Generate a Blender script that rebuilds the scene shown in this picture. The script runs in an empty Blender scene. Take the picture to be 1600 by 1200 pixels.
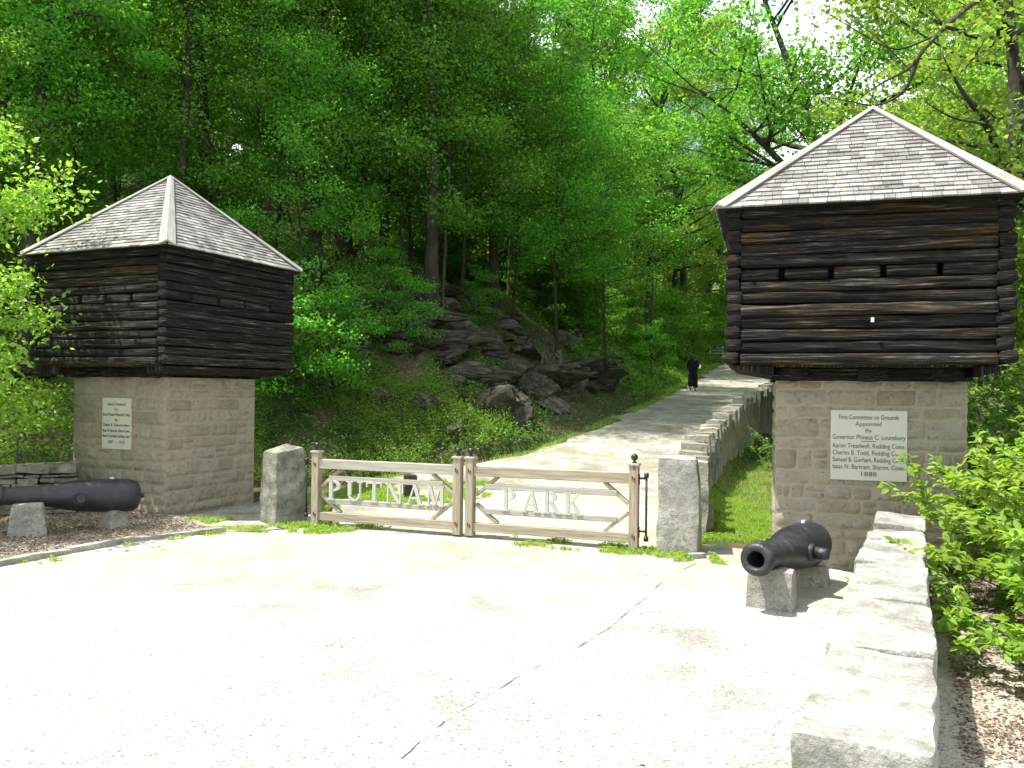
import bpy, bmesh, math, random
import numpy as np
from mathutils import Vector, Matrix
R = math.radians
random.seed(7)
scn = bpy.context.scene
col = scn.collection
EYE = 2.0
F = 1300.0

# ---------------------------------------------------------------- noise
def _h(ix, iy, iz, s):
    n = (ix * 374761393 + iy * 668265263 + iz * 1274126177 + s * 974634777) & 0xffffffff
    n = ((n ^ (n >> 13)) * 1274126177) & 0xffffffff
    n = (n ^ (n >> 16)) & 0xffffff
    return n.astype(np.float64) / 0xffffff
def vnoise(P, s=0):
    P = np.asarray(P, float)
    I = np.floor(P).astype(np.int64); f = P - I; f = f * f * (3 - 2 * f)
    x, y, z = I[:, 0], I[:, 1], I[:, 2]
    def L(a, b, t): return a + (b - a) * t
    r = L(L(L(_h(x, y, z, s), _h(x + 1, y, z, s), f[:, 0]), L(_h(x, y + 1, z, s), _h(x + 1, y + 1, z, s), f[:, 0]), f[:, 1]),
          L(L(_h(x, y, z + 1, s), _h(x + 1, y, z + 1, s), f[:, 0]), L(_h(x, y + 1, z + 1, s), _h(x + 1, y + 1, z + 1, s), f[:, 0]), f[:, 1]), f[:, 2])
    return r * 2 - 1
def fbm(P, s=0, o=4):
    P = np.asarray(P, float); r = 0; a = 1
    for k in range(o):
        r = r + a * vnoise(P * (2 ** k) + k * 17.3, s + k); a *= .5
    return r
def vec_noise(P, s=0, o=3):
    return np.stack([fbm(P, s, o), fbm(P, s + 31, o), fbm(P, s + 67, o)], 1)

# ---------------------------------------------------------------- objects
def tag(o, label=None, cat=None, group=None, kind=None):
    if label: o['label'] = label
    if cat: o['category'] = cat
    if group: o['group'] = group
    if kind: o['kind'] = kind
    return o
def empty(name, loc=(0, 0, 0), rz=0.0):
    o = bpy.data.objects.new(name, None); col.objects.link(o)
    o.location = loc; o.rotation_euler = (0, 0, rz); o.empty_display_size = .2
    return o
def mesh(name, V, Fc, m, parent=None, smooth=False, uv=None, tint=None, loc=None, rot=None):
    """link V, Fc as ONE mesh object; uv per loop, tint one value per vertex"""
    me = bpy.data.meshes.new(name)
    V = np.asarray(V, float)
    if isinstance(Fc, np.ndarray):
        n, k = Fc.shape
        me.vertices.add(len(V)); me.vertices.foreach_set('co', V.ravel())
        me.loops.add(n * k); me.loops.foreach_set('vertex_index', Fc.ravel().astype(np.int32))
        me.polygons.add(n); me.polygons.foreach_set('loop_start', (np.arange(n) * k).astype(np.int32))
        me.polygons.foreach_set('loop_total', np.full(n, k, np.int32))
        me.update(calc_edges=True)
    else:
        me.from_pydata([tuple(v) for v in V], [], [tuple(int(i) for i in f) for f in Fc])
    if uv is not None:
        l = me.uv_layers.new(name='uv'); l.data.foreach_set('uv', np.asarray(uv, float).ravel())
    if tint is not None:
        a = me.attributes.new('tint', 'FLOAT', 'POINT'); a.data.foreach_set('value', np.asarray(tint, float))
    if smooth: me.polygons.foreach_set('use_smooth', np.ones(len(me.polygons), bool))
    me.validate(); me.update()
    if m is not None: me.materials.append(m)
    o = bpy.data.objects.new(name, me); col.objects.link(o)
    if parent: o.parent = parent
    if loc: o.location = loc
    if rot: o.rotation_euler = rot
    return o
class MB:
    """collects pieces with quads/tris into one mesh"""
    def __init__(s): s.V = []; s.F = []; s.n = 0; s.T = []
    def add(s, V, Fc, t=0.0):
        V = np.asarray(V, float); s.V.append(V)
        for f in Fc: s.F.append(tuple(int(i) + s.n for i in f))
        s.T.append(np.full(len(V), t) if np.isscalar(t) else np.asarray(t)); s.n += len(V)
        return s
    def box(s, c, d, t=0.0, M=None):
        x, y, z = c; a, b, e = d[0] / 2, d[1] / 2, d[2] / 2
        V = np.array([(x + i * a, y + j * b, z + k * e) for k in (-1, 1) for j in (-1, 1) for i in (-1, 1)])
        if M is not None: V = xf(V, M)
        return s.add(V, [(0, 2, 3, 1), (4, 5, 7, 6), (0, 1, 5, 4), (1, 3, 7, 5), (3, 2, 6, 7), (2, 0, 4, 6)], t)
    def tube(s, pts, rad, n=8, t=0.0, cap=True):
        V, Fc = tube(pts, rad, n, cap); return s.add(V, Fc, t)
    def build(s, name, m, parent=None, smooth=False, **k):
        return mesh(name, np.concatenate(s.V), s.F, m, parent, smooth, tint=np.concatenate(s.T), **k)
def xf(V, M):
    M = np.array(M); return V @ M[:3, :3].T + M[:3, 3]
def tube(pts, rad, n=8, cap=True):
    P = np.asarray(pts, float); m = len(P)
    rad = np.broadcast_to(np.asarray(rad, float), (m,))
    T = np.gradient(P, axis=0); T /= np.linalg.norm(T, axis=1)[:, None] + 1e-9
    up = np.array([0, 0, 1.]) if abs(T[0, 2]) < .9 else np.array([1., 0, 0])
    V = []
    u = np.cross(T[0], up); u /= np.linalg.norm(u)
    for i in range(m):
        u = u - T[i] * np.dot(u, T[i]); u /= np.linalg.norm(u) + 1e-9
        w = np.cross(T[i], u)
        a = np.arange(n) / n * 2 * math.pi
        V.append(P[i] + rad[i] * (np.cos(a)[:, None] * u + np.sin(a)[:, None] * w))
    V = np.concatenate(V); Fc = []
    for i in range(m - 1):
        for j in range(n):
            k = (j + 1) % n
            Fc.append((i * n + j, i * n + k, (i + 1) * n + k, (i + 1) * n + j))
    if cap:
        Fc.append(tuple(range(n - 1, -1, -1))); Fc.append(tuple((m - 1) * n + j for j in range(n)))
    return V, Fc
def rough_box(sx, sy, sz, cell=.08, amp=.015, freq=4., seed=0, taper=0., rnd=.02, edge=0.):
    """box with its base at z=0, displaced by a continuous noise so it reads as split stone"""
    out = MB()
    S = np.array([sx, sy, sz])
    for ax in range(3):
        u, v = [(1, 2), (0, 2), (0, 1)][ax]
        nu = max(2, int(S[u] / cell)); nv = max(2, int(S[v] / cell))
        a, b = np.meshgrid(np.linspace(-.5, .5, nu + 1), np.linspace(-.5, .5, nv + 1), indexing='ij')
        for sg in (-1, 1):
            P = np.zeros((a.size, 3)); P[:, u] = a.ravel() * S[u]; P[:, v] = b.ravel() * S[v]; P[:, ax] = sg * S[ax] / 2
            q = np.arange(a.size).reshape(a.shape)
            Fq = np.stack([q[:-1, :-1], q[1:, :-1], q[1:, 1:], q[:-1, 1:]], -1).reshape(-1, 4)
            flip = (sg > 0) ^ (ax == 1)
            if not flip: Fq = Fq[:, ::-1]
            out.add(P, Fq)
    V = np.concatenate(out.V)
    In = np.maximum(np.abs(V) - (S / 2 - rnd), 0); L = np.linalg.norm(In, axis=1)
    k = np.where(L > rnd, rnd / np.maximum(L, 1e-9), 1)[:, None]
    V = np.sign(V) * (np.minimum(np.abs(V), S / 2 - rnd) + In * k)
    V = V + vec_noise(V * freq + seed * 7.7, seed, 4) * amp
    if edge:
        V = V + vec_noise(V * freq * .35 + seed * 3.1, seed + 5, 1) * edge
    if taper:
        f = 1 - taper * (V[:, 2] / sz + .5); V[:, 0] *= f; V[:, 1] *= f
    V[:, 2] += sz / 2
    return V, out.F
def weld(o, d=.0008):
    bm = bmesh.new(); bm.from_mesh(o.data); bmesh.ops.remove_doubles(bm, verts=bm.verts, dist=d)
    bm.to_mesh(o.data); bm.free()
def boulder(r=(1, 1, 1), seed=0, res=14, planes=11, amp=.05):
    rs = np.random.RandomState(seed)
    out = MB()
    for ax in range(3):
        a, b = np.meshgrid(np.linspace(-1, 1, res), np.linspace(-1, 1, res), indexing='ij')
        for sg in (-1, 1):
            P = np.zeros((a.size, 3)); u, v = [(1, 2), (0, 2), (0, 1)][ax]
            P[:, u] = a.ravel(); P[:, v] = b.ravel(); P[:, ax] = sg
            q = np.arange(a.size).reshape(a.shape)
            Fq = np.stack([q[:-1, :-1], q[1:, :-1], q[1:, 1:], q[:-1, 1:]], -1).reshape(-1, 4)
            if not ((sg > 0) ^ (ax == 1)): Fq = Fq[:, ::-1]
            out.add(P, Fq)
    D = np.concatenate(out.V); D /= np.linalg.norm(D, axis=1)[:, None]
    rad = np.full(len(D), 1.25)
    for _ in range(planes):
        n = rs.normal(size=3); n /= np.linalg.norm(n); d = rs.uniform(.62, .95)
        c = D @ n; rad = np.where(c > .05, np.minimum(rad, d / np.maximum(c, .05)), rad)
    V = D * rad[:, None]
    cr = np.abs(fbm(V * np.array([1.6, 1.6, 2.6]) + seed * 3, seed + 40, 4)); V = V * (1 - .16 * np.exp(-(cr / .10) ** 2))[:, None]
    V = V + vec_noise(V * 2.6 + seed, seed, 5) * amp * 1.7
    return V * np.array(r), out.F

# ---------------------------------------------------------------- node materials
class NT:
    def __init__(s, name):
        s.m = bpy.data.materials.new(name); s.m.use_nodes = True; s.t = s.m.node_tree
        s.b = next(n for n in s.t.nodes if n.type == 'BSDF_PRINCIPLED')
        s.out = next(n for n in s.t.nodes if n.type == 'OUTPUT_MATERIAL')
        s.b.inputs['Specular IOR Level'].default_value = .25
    def n(s, ty, ins=None, **kw):
        x = s.t.nodes.new(ty)
        for k, v in kw.items(): setattr(x, k, v)
        for k, v in (ins or {}).items():
            i = x.inputs[k]
            if hasattr(v, 'is_linked') or isinstance(v, bpy.types.NodeSocket): s.t.links.new(v, i)
            else: i.default_value = v
        return x
    def noise(s, vec, scale, detail=4, rough=.55):
        return s.n('ShaderNodeTexNoise', {'Vector': vec, 'Scale': scale, 'Detail': detail, 'Roughness': rough}).outputs['Fac']
    def map(s, vec, sc=(1, 1, 1), loc=(0, 0, 0)):
        return s.n('ShaderNodeMapping', {'Vector': vec, 'Scale': sc, 'Location': loc}).outputs[0]
    def ramp(s, fac, stops, interp='LINEAR'):
        r = s.n('ShaderNodeValToRGB', {'Fac': fac}); e = r.color_ramp.elements; r.color_ramp.interpolation = interp
        while len(e) < len(stops): e.new(.5)
        for i, (p, c) in enumerate(stops):
            e[i].position = p; e[i].color = (c[0], c[1], c[2], 1) if hasattr(c, '__len__') else (c, c, c, 1)
        return r.outputs[0]
    def mix(s, f, a, b, mode='MIX'):
        x = s.n('ShaderNodeMix', data_type='RGBA', blend_type=mode)
        for k, v in ((0, f), (6, a), (7, b)):
            if isinstance(v, bpy.types.NodeSocket): s.t.links.new(v, x.inputs[k])
            else: x.inputs[k].default_value = v if k == 0 else ((v[0], v[1], v[2], 1) if hasattr(v, '__len__') else (v, v, v, 1))
        return x.outputs[2]
    def math(s, op, a, b=0., c=None):
        x = s.n('ShaderNodeMath', operation=op)
        for k, v in ((0, a), (1, b)) + (((2, c),) if c is not None else ()):
            if isinstance(v, bpy.types.NodeSocket): s.t.links.new(v, x.inputs[k])
            else: x.inputs[k].default_value = v
        return x.outputs[0]
    def set(s, **kw):
        for k, v in kw.items():
            k = k.replace('_', ' ')
            if isinstance(v, bpy.types.NodeSocket): s.t.links.new(v, s.b.inputs[k])
            else: s.b.inputs[k].default_value = v if not (hasattr(v, '__len__') and len(v) == 3) else (*v, 1)
    def bump(s, h, strength=.5, dist=.02):
        b = s.n('ShaderNodeBump', {'Height': h, 'Strength': strength, 'Distance': dist})
        s.t.links.new(b.outputs[0], s.b.inputs['Normal'])
    @property
    def obj(s): return s.n('ShaderNodeTexCoord').outputs['Object']
    @property
    def pos(s): return s.n('ShaderNodeNewGeometry').outputs['Position']
    @property
    def isl(s): return s.n('ShaderNodeNewGeometry').outputs['Random Per Island']
    @property
    def uv(s): return s.n('ShaderNodeTexCoord').outputs['UV']
    @property
    def rnd(s): return s.n('ShaderNodeObjectInfo').outputs['Random']
    @property
    def tint(s): return s.n('ShaderNodeAttribute', attribute_name='tint').outputs['Fac']
M = {}
def stone(name, c1, c2, c3, scale=3., bump=.6, lich=None, rough=.9, isl=0.):
    t = NT(name); v = t.obj
    big = t.noise(v, scale, 5, .6); fine = t.noise(v, scale * 14, 5, .7)
    c = t.ramp(big, [(.3, c1), (.52, c2), (.72, c3)])
    c = t.mix(.55, c, t.ramp(fine, [(.3, .25), (.5, .5), (.7, .8)]), 'OVERLAY')
    if isl: c = t.mix(isl, c, t.ramp(t.isl, [(0, c1), (.35, c2), (.7, c3), (1, (c3[0] * .78, c3[1] * .82, c3[2] * .92))], 'LINEAR'))
    if lich:
        l = t.ramp(t.noise(v, scale * 2.3, 6, .7), [(.54, 0.), (.64, 1.)]); c = t.mix(t.math('MULTIPLY', l, .7), c, lich)
    t.set(Base_Color=c, Roughness=rough)
    h = t.math('ADD', t.math('MULTIPLY', fine, .5), t.noise(v, scale * 4, 6, .65))
    t.bump(h, bump, .03)
    M[name] = t.m; return t.m
stone('pier_stone', (.25, .215, .15), (.35, .31, .225), (.44, .40, .31), 6., 1., isl=.5, lich=(.18, .165, .11))
stone('granite', (.22, .21, .18), (.36, .345, .30), (.48, .465, .41), 4., 1., lich=(.17, .19, .12))
stone('cap_stone', (.17, .165, .14), (.33, .32, .285), (.50, .49, .445), 3.0, 1., lich=(.20, .205, .155))
stone('old_stone', (.14, .135, .10), (.29, .28, .22), (.44, .43, .36), 4., 1., lich=(.13, .17, .08), isl=.3)
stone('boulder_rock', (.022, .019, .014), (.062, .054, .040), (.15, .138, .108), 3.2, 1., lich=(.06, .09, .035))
stone('boulder_pale', (.06, .053, .04), (.13, .118, .09), (.24, .225, .18), 2.6, 1., lich=(.12, .16, .09))
stone('mossy_granite', (.10, .10, .075), (.23, .225, .18), (.36, .35, .30), 4.5, 1., lich=(.07, .085, .045))
def simple(name, c, rough=.6, metal=0., var=.25, scale=20., bump=.1, spec=.3):
    t = NT(name); n = t.noise(t.obj, scale, 4, .6)
    t.set(Base_Color=t.mix(n, tuple(x * (1 - var) for x in c), tuple(x * (1 + var) for x in c)), Roughness=rough, Metallic=metal)
    t.b.inputs['Specular IOR Level'].default_value = spec
    t.bump(n, bump, .01); M[name] = t.m; return t.m
simple('mortar', (.33, .28, .20), .95, var=.3, scale=30, bump=.5)
simple('black_iron', (.012, .013, .016), .38, .0, .4, 30, .25, .5)
simple('rusty_iron', (.10, .035, .02), .8, .0, .4, 30, .4, .3)
simple('marble_tablet', (.54, .535, .44), .55, var=.07, scale=5, bump=.03)
simple('inscription_dark', (.05, .05, .045), .8, var=.1)
simple('black_cloth', (.008, .009, .013), .9, var=.3)
simple('skin', (.42, .25, .18), .6, var=.1)
simple('brown_hair', (.09, .035, .018), .6, var=.4, scale=60)
simple('white_paper', (.8, .8, .8), .7, var=.03)
simple('shoe_grey', (.28, .28, .30), .7)
simple('pale_pipe', (.50, .56, .56), .45, var=.1)
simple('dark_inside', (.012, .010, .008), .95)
def cannon_mat():
    t = NT('cannon_iron'); v = t.obj; n = t.noise(v, 7, 6, .6); f = t.noise(v, 60, 3, .6)
    c = t.ramp(n, [(.35, (.006, .007, .010)), (.58, (.018, .019, .023)), (.75, (.06, .05, .04))])
    t.set(Base_Color=c, Roughness=t.ramp(n, [(.3, .34), (.7, .6)])); t.b.inputs['Specular IOR Level'].default_value = .6
    t.bump(t.math('ADD', n, t.math('MULTIPLY', f, .8)), .5, .012); M['cannon_iron'] = t.m
cannon_mat()
def timber():
    t = NT('dark_timber'); uv = t.uv
    g = t.noise(t.map(uv, (1.7, 42, 1)), 1., 9, .74)
    g2 = t.noise(t.map(uv, (5, 160, 1)), 1., 4, .7)
    p = t.noise(t.map(uv, (1.1, 5, 1), (3, 7, 0)), 1., 4, .6)
    c = t.ramp(g, [(.40, (.003, .0028, .0026)), (.48, (.012, .0105, .009)), (.55, (.034, .030, .025)), (.62, (.17, .16, .14)), (.72, (.40, .38, .35))])
    gold = t.ramp(g, [(.40, (.006, .004, .002)), (.50, (.045, .026, .009)), (.64, (.22, .14, .05))])
    mk = t.math('MULTIPLY', t.ramp(p, [(.47, 0.), (.58, 1.)]), t.tint)
    c = t.mix(mk, c, gold)
    c = t.mix(1., c, t.ramp(t.isl, [(0, .45), (.5, .95), (1, 1.7)]), 'MULTIPLY')
    t.set(Base_Color=c, Roughness=.85)
    t.bump(t.math('ADD', g, t.math('MULTIPLY', g2, .5)), 1., .07); M['dark_timber'] = t.m
timber()
def plank(name, c1, c2, c3):
    t = NT(name); v = t.uv
    g = t.noise(t.map(v, (2., 30, 1)), 1., 6, .6); k = t.noise(t.map(v, (4, 9, 1)), 1., 3, .5)
    c = t.ramp(g, [(.3, c1), (.5, c2), (.7, c3)])
    c = t.mix(t.ramp(k, [(.70, 0.), (.76, .8)]), c, tuple(x * .45 for x in c1))
    t.set(Base_Color=c, Roughness=.8); t.bump(g, .4, .01); M[name] = t.m
plank('weathered_wood', (.20, .165, .11), (.31, .265, .19), (.42, .375, .29))
plank('pale_wood', (.25, .235, .185), (.34, .325, .27), (.43, .415, .36))
plank('hip_board', (.18, .17, .15), (.26, .25, .225), (.34, .33, .305))
def shingle():
    t = NT('cedar_shingle'); v = t.obj
    g = t.noise(t.map(t.uv, (60, 4, 1)), 1., 4, .6)
    c = t.ramp(t.isl, [(0, (.17, .16, .145)), (.3, (.245, .235, .215)), (.65, (.30, .29, .27)), (1, (.38, .37, .35))])
    c = t.mix(.6, c, t.ramp(g, [(.3, .3), (.7, .7)]), 'OVERLAY')
    w = t.ramp(t.noise(v, 1.3, 3, .5), [(.35, .6), (.65, 1.)]); c = t.mix(1., c, w, 'MULTIPLY')
    t.set(Base_Color=c, Roughness=.8); t.bump(g, .5, .01); M['cedar_shingle'] = t.m
shingle()
def leaf(name, c1, c2, c3, trans=.45, rough=.45, size_var=True):
    t = NT(name); r = t.isl; o = t.rnd
    c = t.ramp(r, [(0, c1), (.5, c2), (1, c3)])
    hs = t.n('ShaderNodeHueSaturation', {'Color': c, 'Hue': t.math('ADD', t.math('MULTIPLY', o, .030), .485), 'Value': t.math('ADD', t.math('MULTIPLY', o, .5), .75)})
    c = hs.outputs[0]
    t.set(Base_Color=c, Roughness=rough); t.b.inputs['Specular IOR Level'].default_value = .35
    tr = t.n('ShaderNodeBsdfTranslucent', {'Color': t.mix(1., c, (1.3, 1.3, .6), 'MULTIPLY')})
    mx = t.n('ShaderNodeMixShader', {0: trans}); t.t.links.new(t.b.outputs[0], mx.inputs[1]); t.t.links.new(tr.outputs[0], mx.inputs[2])
    t.t.links.new(mx.outputs[0], t.out.inputs['Surface']); M[name] = t.m
leaf('leaf_wood', (.065, .19, .024), (.12, .31, .036), (.22, .46, .075), .62)
leaf('leaf_light', (.13, .26, .04), (.21, .36, .06), (.31, .46, .11), .6)
leaf('leaf_bush', (.17, .31, .04), (.26, .43, .065), (.36, .54, .11), .55, .4)
leaf('leaf_dark', (.02, .06, .012), (.035, .09, .016), (.055, .12, .022), .4)
leaf('leaf_under', (.06, .14, .022), (.12, .24, .036), (.20, .32, .065), .55)
leaf('grass_blade', (.18, .31, .045), (.31, .46, .08), (.46, .56, .18), .55)
leaf('dead_leaf', (.10, .07, .05), (.24, .185, .135), (.42, .35, .275), .2, .7)
def bark(name, a, b):
    t = NT(name); v = t.map(t.obj, (9, 9, 1.6)); n = t.noise(v, 1.4, 6, .7)
    c = t.ramp(n, [(.32, a), (.6, b)]); w = t.noise(t.obj, 1.2, 3, .5)
    c = t.mix(t.ramp(w, [(.5, 0.), (.75, .5)]), c, (.11, .13, .08))
    t.set(Base_Color=c, Roughness=.9); t.bump(n, 1., .05); M[name] = t.m
bark('bark_brown', (.016, .013, .010), (.065, .054, .042))
bark('bark_grey', (.07, .065, .055), (.20, .19, .165))
# ---------------------------------------------------------------- terrain
XL = np.array([(-30, -16), (3, -8.5), (6.5, -7), (9.1, -5.6), (9.8, -5.28), (10.6, -4.9), (11.4, -3.95), (11.8, -3.6), (12.2, -2.75), (14, -2.9), (16, -2.3), (17.3, -.8), (19, .66),
               (23, 2.65), (28, 4.5), (33, 6.0), (38, 7.6), (45, 10.2), (55, 13.8), (70, 22), (90, 36)], float)
XR = np.array([(-30, 9), (2.2, 9), (2.7, 1.0), (8.3, 3.75), (9.3, 3.85), (9.9, 3.45), (10.5, 3.2), (10.9, 2.5), (12, 2.45), (14.5, 2.95), (17, 3.65), (20.2, 4.75), (23.4, 6.15), (28, 8.35),
               (33, 10.6), (38, 12.3), (45, 15.4), (55, 20), (70, 31), (90, 46)], float)
ZR = np.array([(-60, 0), (12, 0), (14, .12), (17.3, .46), (19, .62), (23, 1.1), (28, 1.5), (33, 1.75), (38, 2.05), (45, 2.75), (55, 3.75), (70, 4.4), (90, 5), (300, 9)], float)
ZL = np.array([(-60, 0), (19, 0), (20, .02), (23.4, .05), (28, .36), (33, 1.0), (38, 1.7), (45, 2.5), (55, 3.6), (70, 4.4), (90, 5), (300, 9)], float)
def ip(t, y): return np.interp(y, t[:, 0], t[:, 1])
HB = np.array([(-60, 4), (-14, 13.5), (-9.5, 15.6), (-5, 17.4), (-2.3, 18.4), (-.9, 18.8), (.4, 20), (2.4, 23.6), (4.2, 28.3), (5.6, 33.2), (7.1, 38.5), (9.8, 46), (13.4, 56), (21, 71), (60, 110), (130, 150)], float)
def hill_dist(X, Y):
    """signed distance left of the hill foot, and the y of the nearest foot point"""
    best = np.full(X.shape, 1e9); yn = np.zeros(X.shape); sg = np.ones(X.shape)
    for (x0, y0), (x1, y1) in zip(HB[:-1], HB[1:]):
        dx, dy = x1 - x0, y1 - y0; L = dx * dx + dy * dy
        t = np.clip(((X - x0) * dx + (Y - y0) * dy) / L, 0, 1)
        px, py = x0 + t * dx, y0 + t * dy; d = np.hypot(X - px, Y - py)
        c = dx * (Y - y0) - dy * (X - x0)
        m = d < best; best = np.where(m, d, best); yn = np.where(m, py, yn); sg = np.where(m, np.sign(c), sg)
    return best * sg, yn
def height(X, Y, low=True):
    X = np.atleast_1d(np.asarray(X, float)); Y = np.atleast_1d(np.asarray(Y, float))
    xr = ip(XR, Y); xl = ip(XL, Y); base = ip(ZR, Y); lawn = ip(ZL, Y)
    k = np.clip((X - xr - .25) / .5, 0, 1); k = k * k * (3 - 2 * k)
    z = base * (1 - k) + lawn * k
    kl = np.clip((xl - X - .1) / .9, 0, 1) * np.clip((21.5 - Y) / 3.5, 0, 1); z = z * (1 - kl) - .05 * kl * np.clip((Y - 11.5) / 3, 0, 1)
    d, yn = hill_dist(X, Y)
    P = np.stack([X, Y, X * 0], 1)
    sl = .60 - .30 * np.clip((X - 1) / 7, 0, 1)
    dd = np.maximum(d, 0)
    hl = np.where(dd < 12, dd * sl * (1 - .25 * np.exp(-dd / 1.2)), 12 * sl + (dd - 12) * .36)
    hl = np.minimum(hl, 24 + dd * .05)
    amp = np.clip(dd / 3, 0, 1)
    hl = hl + amp * (fbm(P * .33, 3, 3) * .55 + np.abs(fbm(P * .9, 8, 3)) * .28)
    z = np.where(d > 0, np.where(np.minimum(yn, Y) < 18.9, np.minimum(z, ip(ZR, np.minimum(yn, Y))), ip(ZR, np.minimum(yn, Y))) + hl, z)
    # right side, beyond the lawn: a gentle rise
    rr = np.clip((X - 13) / 12, 0, 1) * np.clip((Y - 4) / 10, 0, 1)
    z = z + np.where(d > 0, 0, rr * 1.6)
    side = np.clip((np.where(X < xl, xl - X, np.where(X > xr, X - xr, 0))) / 1.0, 0, 1)
    z = z + side * .014 * fbm(P * 1.7, 4, 3)
    if low:
        ins = np.minimum(X - xl, xr - X)
        z = z - np.where((Y < 95), .10 * np.clip(ins / .12, 0, 1), 0)
    return z
def hz(x, y): return float(height([x], [y], False)[0])
def hit(px, py):
    """where the line of sight through a photo pixel meets the ground"""
    c, s = math.cos(R(.6)), math.sin(R(.6)); u, v = px - 800, 600 - py
    u, v = u * c - v * s * -1 * -1 if False else u * c - v * s, v * c + u * s
    v += 0
    p = math.atan(10 / F); dy = math.cos(p) * F - math.sin(p) * v; dz = math.sin(p) * F + math.cos(p) * v
    d = np.array([u, dy, dz]) / dy
    t = np.arange(3, 140, .1); z = height(d[0] * t, t, False)
    i = np.argmax(EYE + d[2] * t < z)
    return d[0] * t[i], t[i], float(z[i])
def col_at(px, d): return ((px - 800) / F * d, d)

def grid_sheet(name, xs, ys, zfun, m, kind='structure'):
    Xg, Yg = np.meshgrid(xs, ys, indexing='ij')
    Z = zfun(Xg.ravel(), Yg.ravel())
    q = np.arange(Xg.size).reshape(Xg.shape)
    Fq = np.stack([q[:-1, :-1], q[1:, :-1], q[1:, 1:], q[:-1, 1:]], -1).reshape(-1, 4)
    o = mesh(name, np.stack([Xg.ravel(), Yg.ravel(), Z], 1), Fq, m, smooth=True); o['kind'] = kind
    return o
def ground_mats():
    t = NT('forest_floor'); v = t.pos
    a = t.noise(v, .8, 5, .6); b = t.noise(v, 9, 5, .7); c3 = t.noise(v, 35, 4, .7)
    litter = t.ramp(c3, [(.32, (.05, .033, .02)), (.5, (.15, .10, .062)), (.68, (.30, .22, .15))])
    green = t.ramp(b, [(.35, (.035, .06, .012)), (.65, (.09, .14, .03))])
    sp = t.n('ShaderNodeSeparateXYZ', {0: v})
    bias = t.math('MULTIPLY', t.ramp(t.math('DIVIDE', sp.outputs[2], 8.), [(.0, 0.), (.12, 1.)]), .10)
    c = t.mix(t.ramp(t.math('ADD', a, bias), [(.46, 0.), (.56, 1.)]), litter, green)
    t.set(Base_Color=c, Roughness=.95); t.bump(t.math('ADD', b, c3), .9, .06); M['forest_floor'] = t.m

    def gravel(name, d1, d2, d3, dark, scale, patches):
        t = NT(name); v = t.pos
        vo = t.n('ShaderNodeTexVoronoi', {'Vector': v, 'Scale': scale}); cell = vo.outputs['Color']; dist = vo.outputs['Distance']
        sep = t.n('ShaderNodeSeparateColor', {0: cell}).outputs[0]
        spk = t.math('ADD', sep, t.math('MULTIPLY', t.math('SUBTRACT', t.noise(v, 1.1, 5, .7), .5), .55))
        c = t.ramp(spk, [(0, dark), (.10, d1), (.45, d2), (1, d3)])
        pt = t.noise(v, .55, 5, .62)
        c = t.mix(t.ramp(pt, [(.36, 1.), (.46, 0.)]), c, t.mix(.65, c, tuple(x * .6 for x in d1)))
        sy = t.n('ShaderNodeSeparateXYZ', {0: v}).outputs[1]
        mossy = t.math('MULTIPLY', t.ramp(t.noise(v, 1.3, 6, .72), [(.44, 0.), (.60, 1.)]), t.ramp(t.math('DIVIDE', sy, 20.), [(.33, 0.), (.47, 1.)]))
        c = t.mix(t.math('MULTIPLY', mossy, .8), c, patches)
        t.set(Base_Color=c, Roughness=.95)
        big = t.noise(v, 1.2, 4, .5)
        t.bump(t.math('ADD', t.math('SUBTRACT', 1., dist), t.math('MULTIPLY', big, .6)), .55, .012); M[name] = t.m
    gravel('gravel_pale', (.27, .26, .225), (.355, .342, .30), (.45, .435, .39), (.17, .16, .14), 62., (.30, .30, .19))
    gravel('gravel_grey', (.26, .25, .215), (.36, .345, .30), (.46, .445, .395), (.10, .09, .07), 45., (.20, .18, .11))
    gravel('gravel_bed', (.27, .235, .19), (.33, .295, .245), (.41, .375, .32), (.10, .07, .05), 60., (.26, .20, .13))
ground_mats()
def spaced(a, b, lo, hi, fine, coarse):
    xs = [a]
    while xs[-1] < b:
        x = xs[-1]; d = max(0, lo - x, x - hi)
        xs.append(x + min(coarse, fine + d * .09))
    return np.array(xs)
grid_sheet('ground', spaced(-140, 160, -9, 13, .16, 5), spaced(-30, 230, 2, 34, .16, 5), lambda X, Y: height(X, Y), M['forest_floor'])
# gravel forecourt (before the gate) and drive (beyond it): sheets of their own just above the ground
def strip(name, y0, y1, dy, nx, m, lift=.012, wob=.10):
    ys = np.arange(y0, y1 + 1e-6, dy); V = []
    for y in ys:
        a = ip(XL, y) + wob * float(fbm([[0, y * 1.3, 5]], 2, 3)[0]); b = ip(XR, y) + wob * .6 * float(fbm([[9, y * 1.3, 5]], 2, 3)[0])
        x = np.linspace(a, b, nx); Y = np.full(nx, y)
        z = height(x, Y, False) + lift + .012 * fbm(np.stack([x * .7, Y * .7, x * 0], 1), 6, 3)
        V.append(np.stack([x, Y, z], 1))
    V = np.concatenate(V); q = np.arange(len(V)).reshape(len(ys), nx)
    Fq = np.stack([q[:-1, :-1], q[:-1, 1:], q[1:, 1:], q[1:, :-1]], -1).reshape(-1, 4)
    o = mesh(name, V, Fq, m, smooth=True); o['kind'] = 'structure'; return o
strip('gravel_forecourt', -20, 14.9, .1, 90, M['gravel_pale'], .012, .04)
def bedsheet(name, pts, z, m):
    o = mesh(name, [(x, y, z) for x, y in pts], [tuple(range(len(pts)))], m); o['kind'] = 'structure'; return o
bedsheet('leafy_verge', [(1.35, 2.6), (2.6, 1.5), (7, 3), (8.5, 8), (6.5, 9.6), (4.3, 8.5)], .035, M['gravel_bed'])
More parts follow.
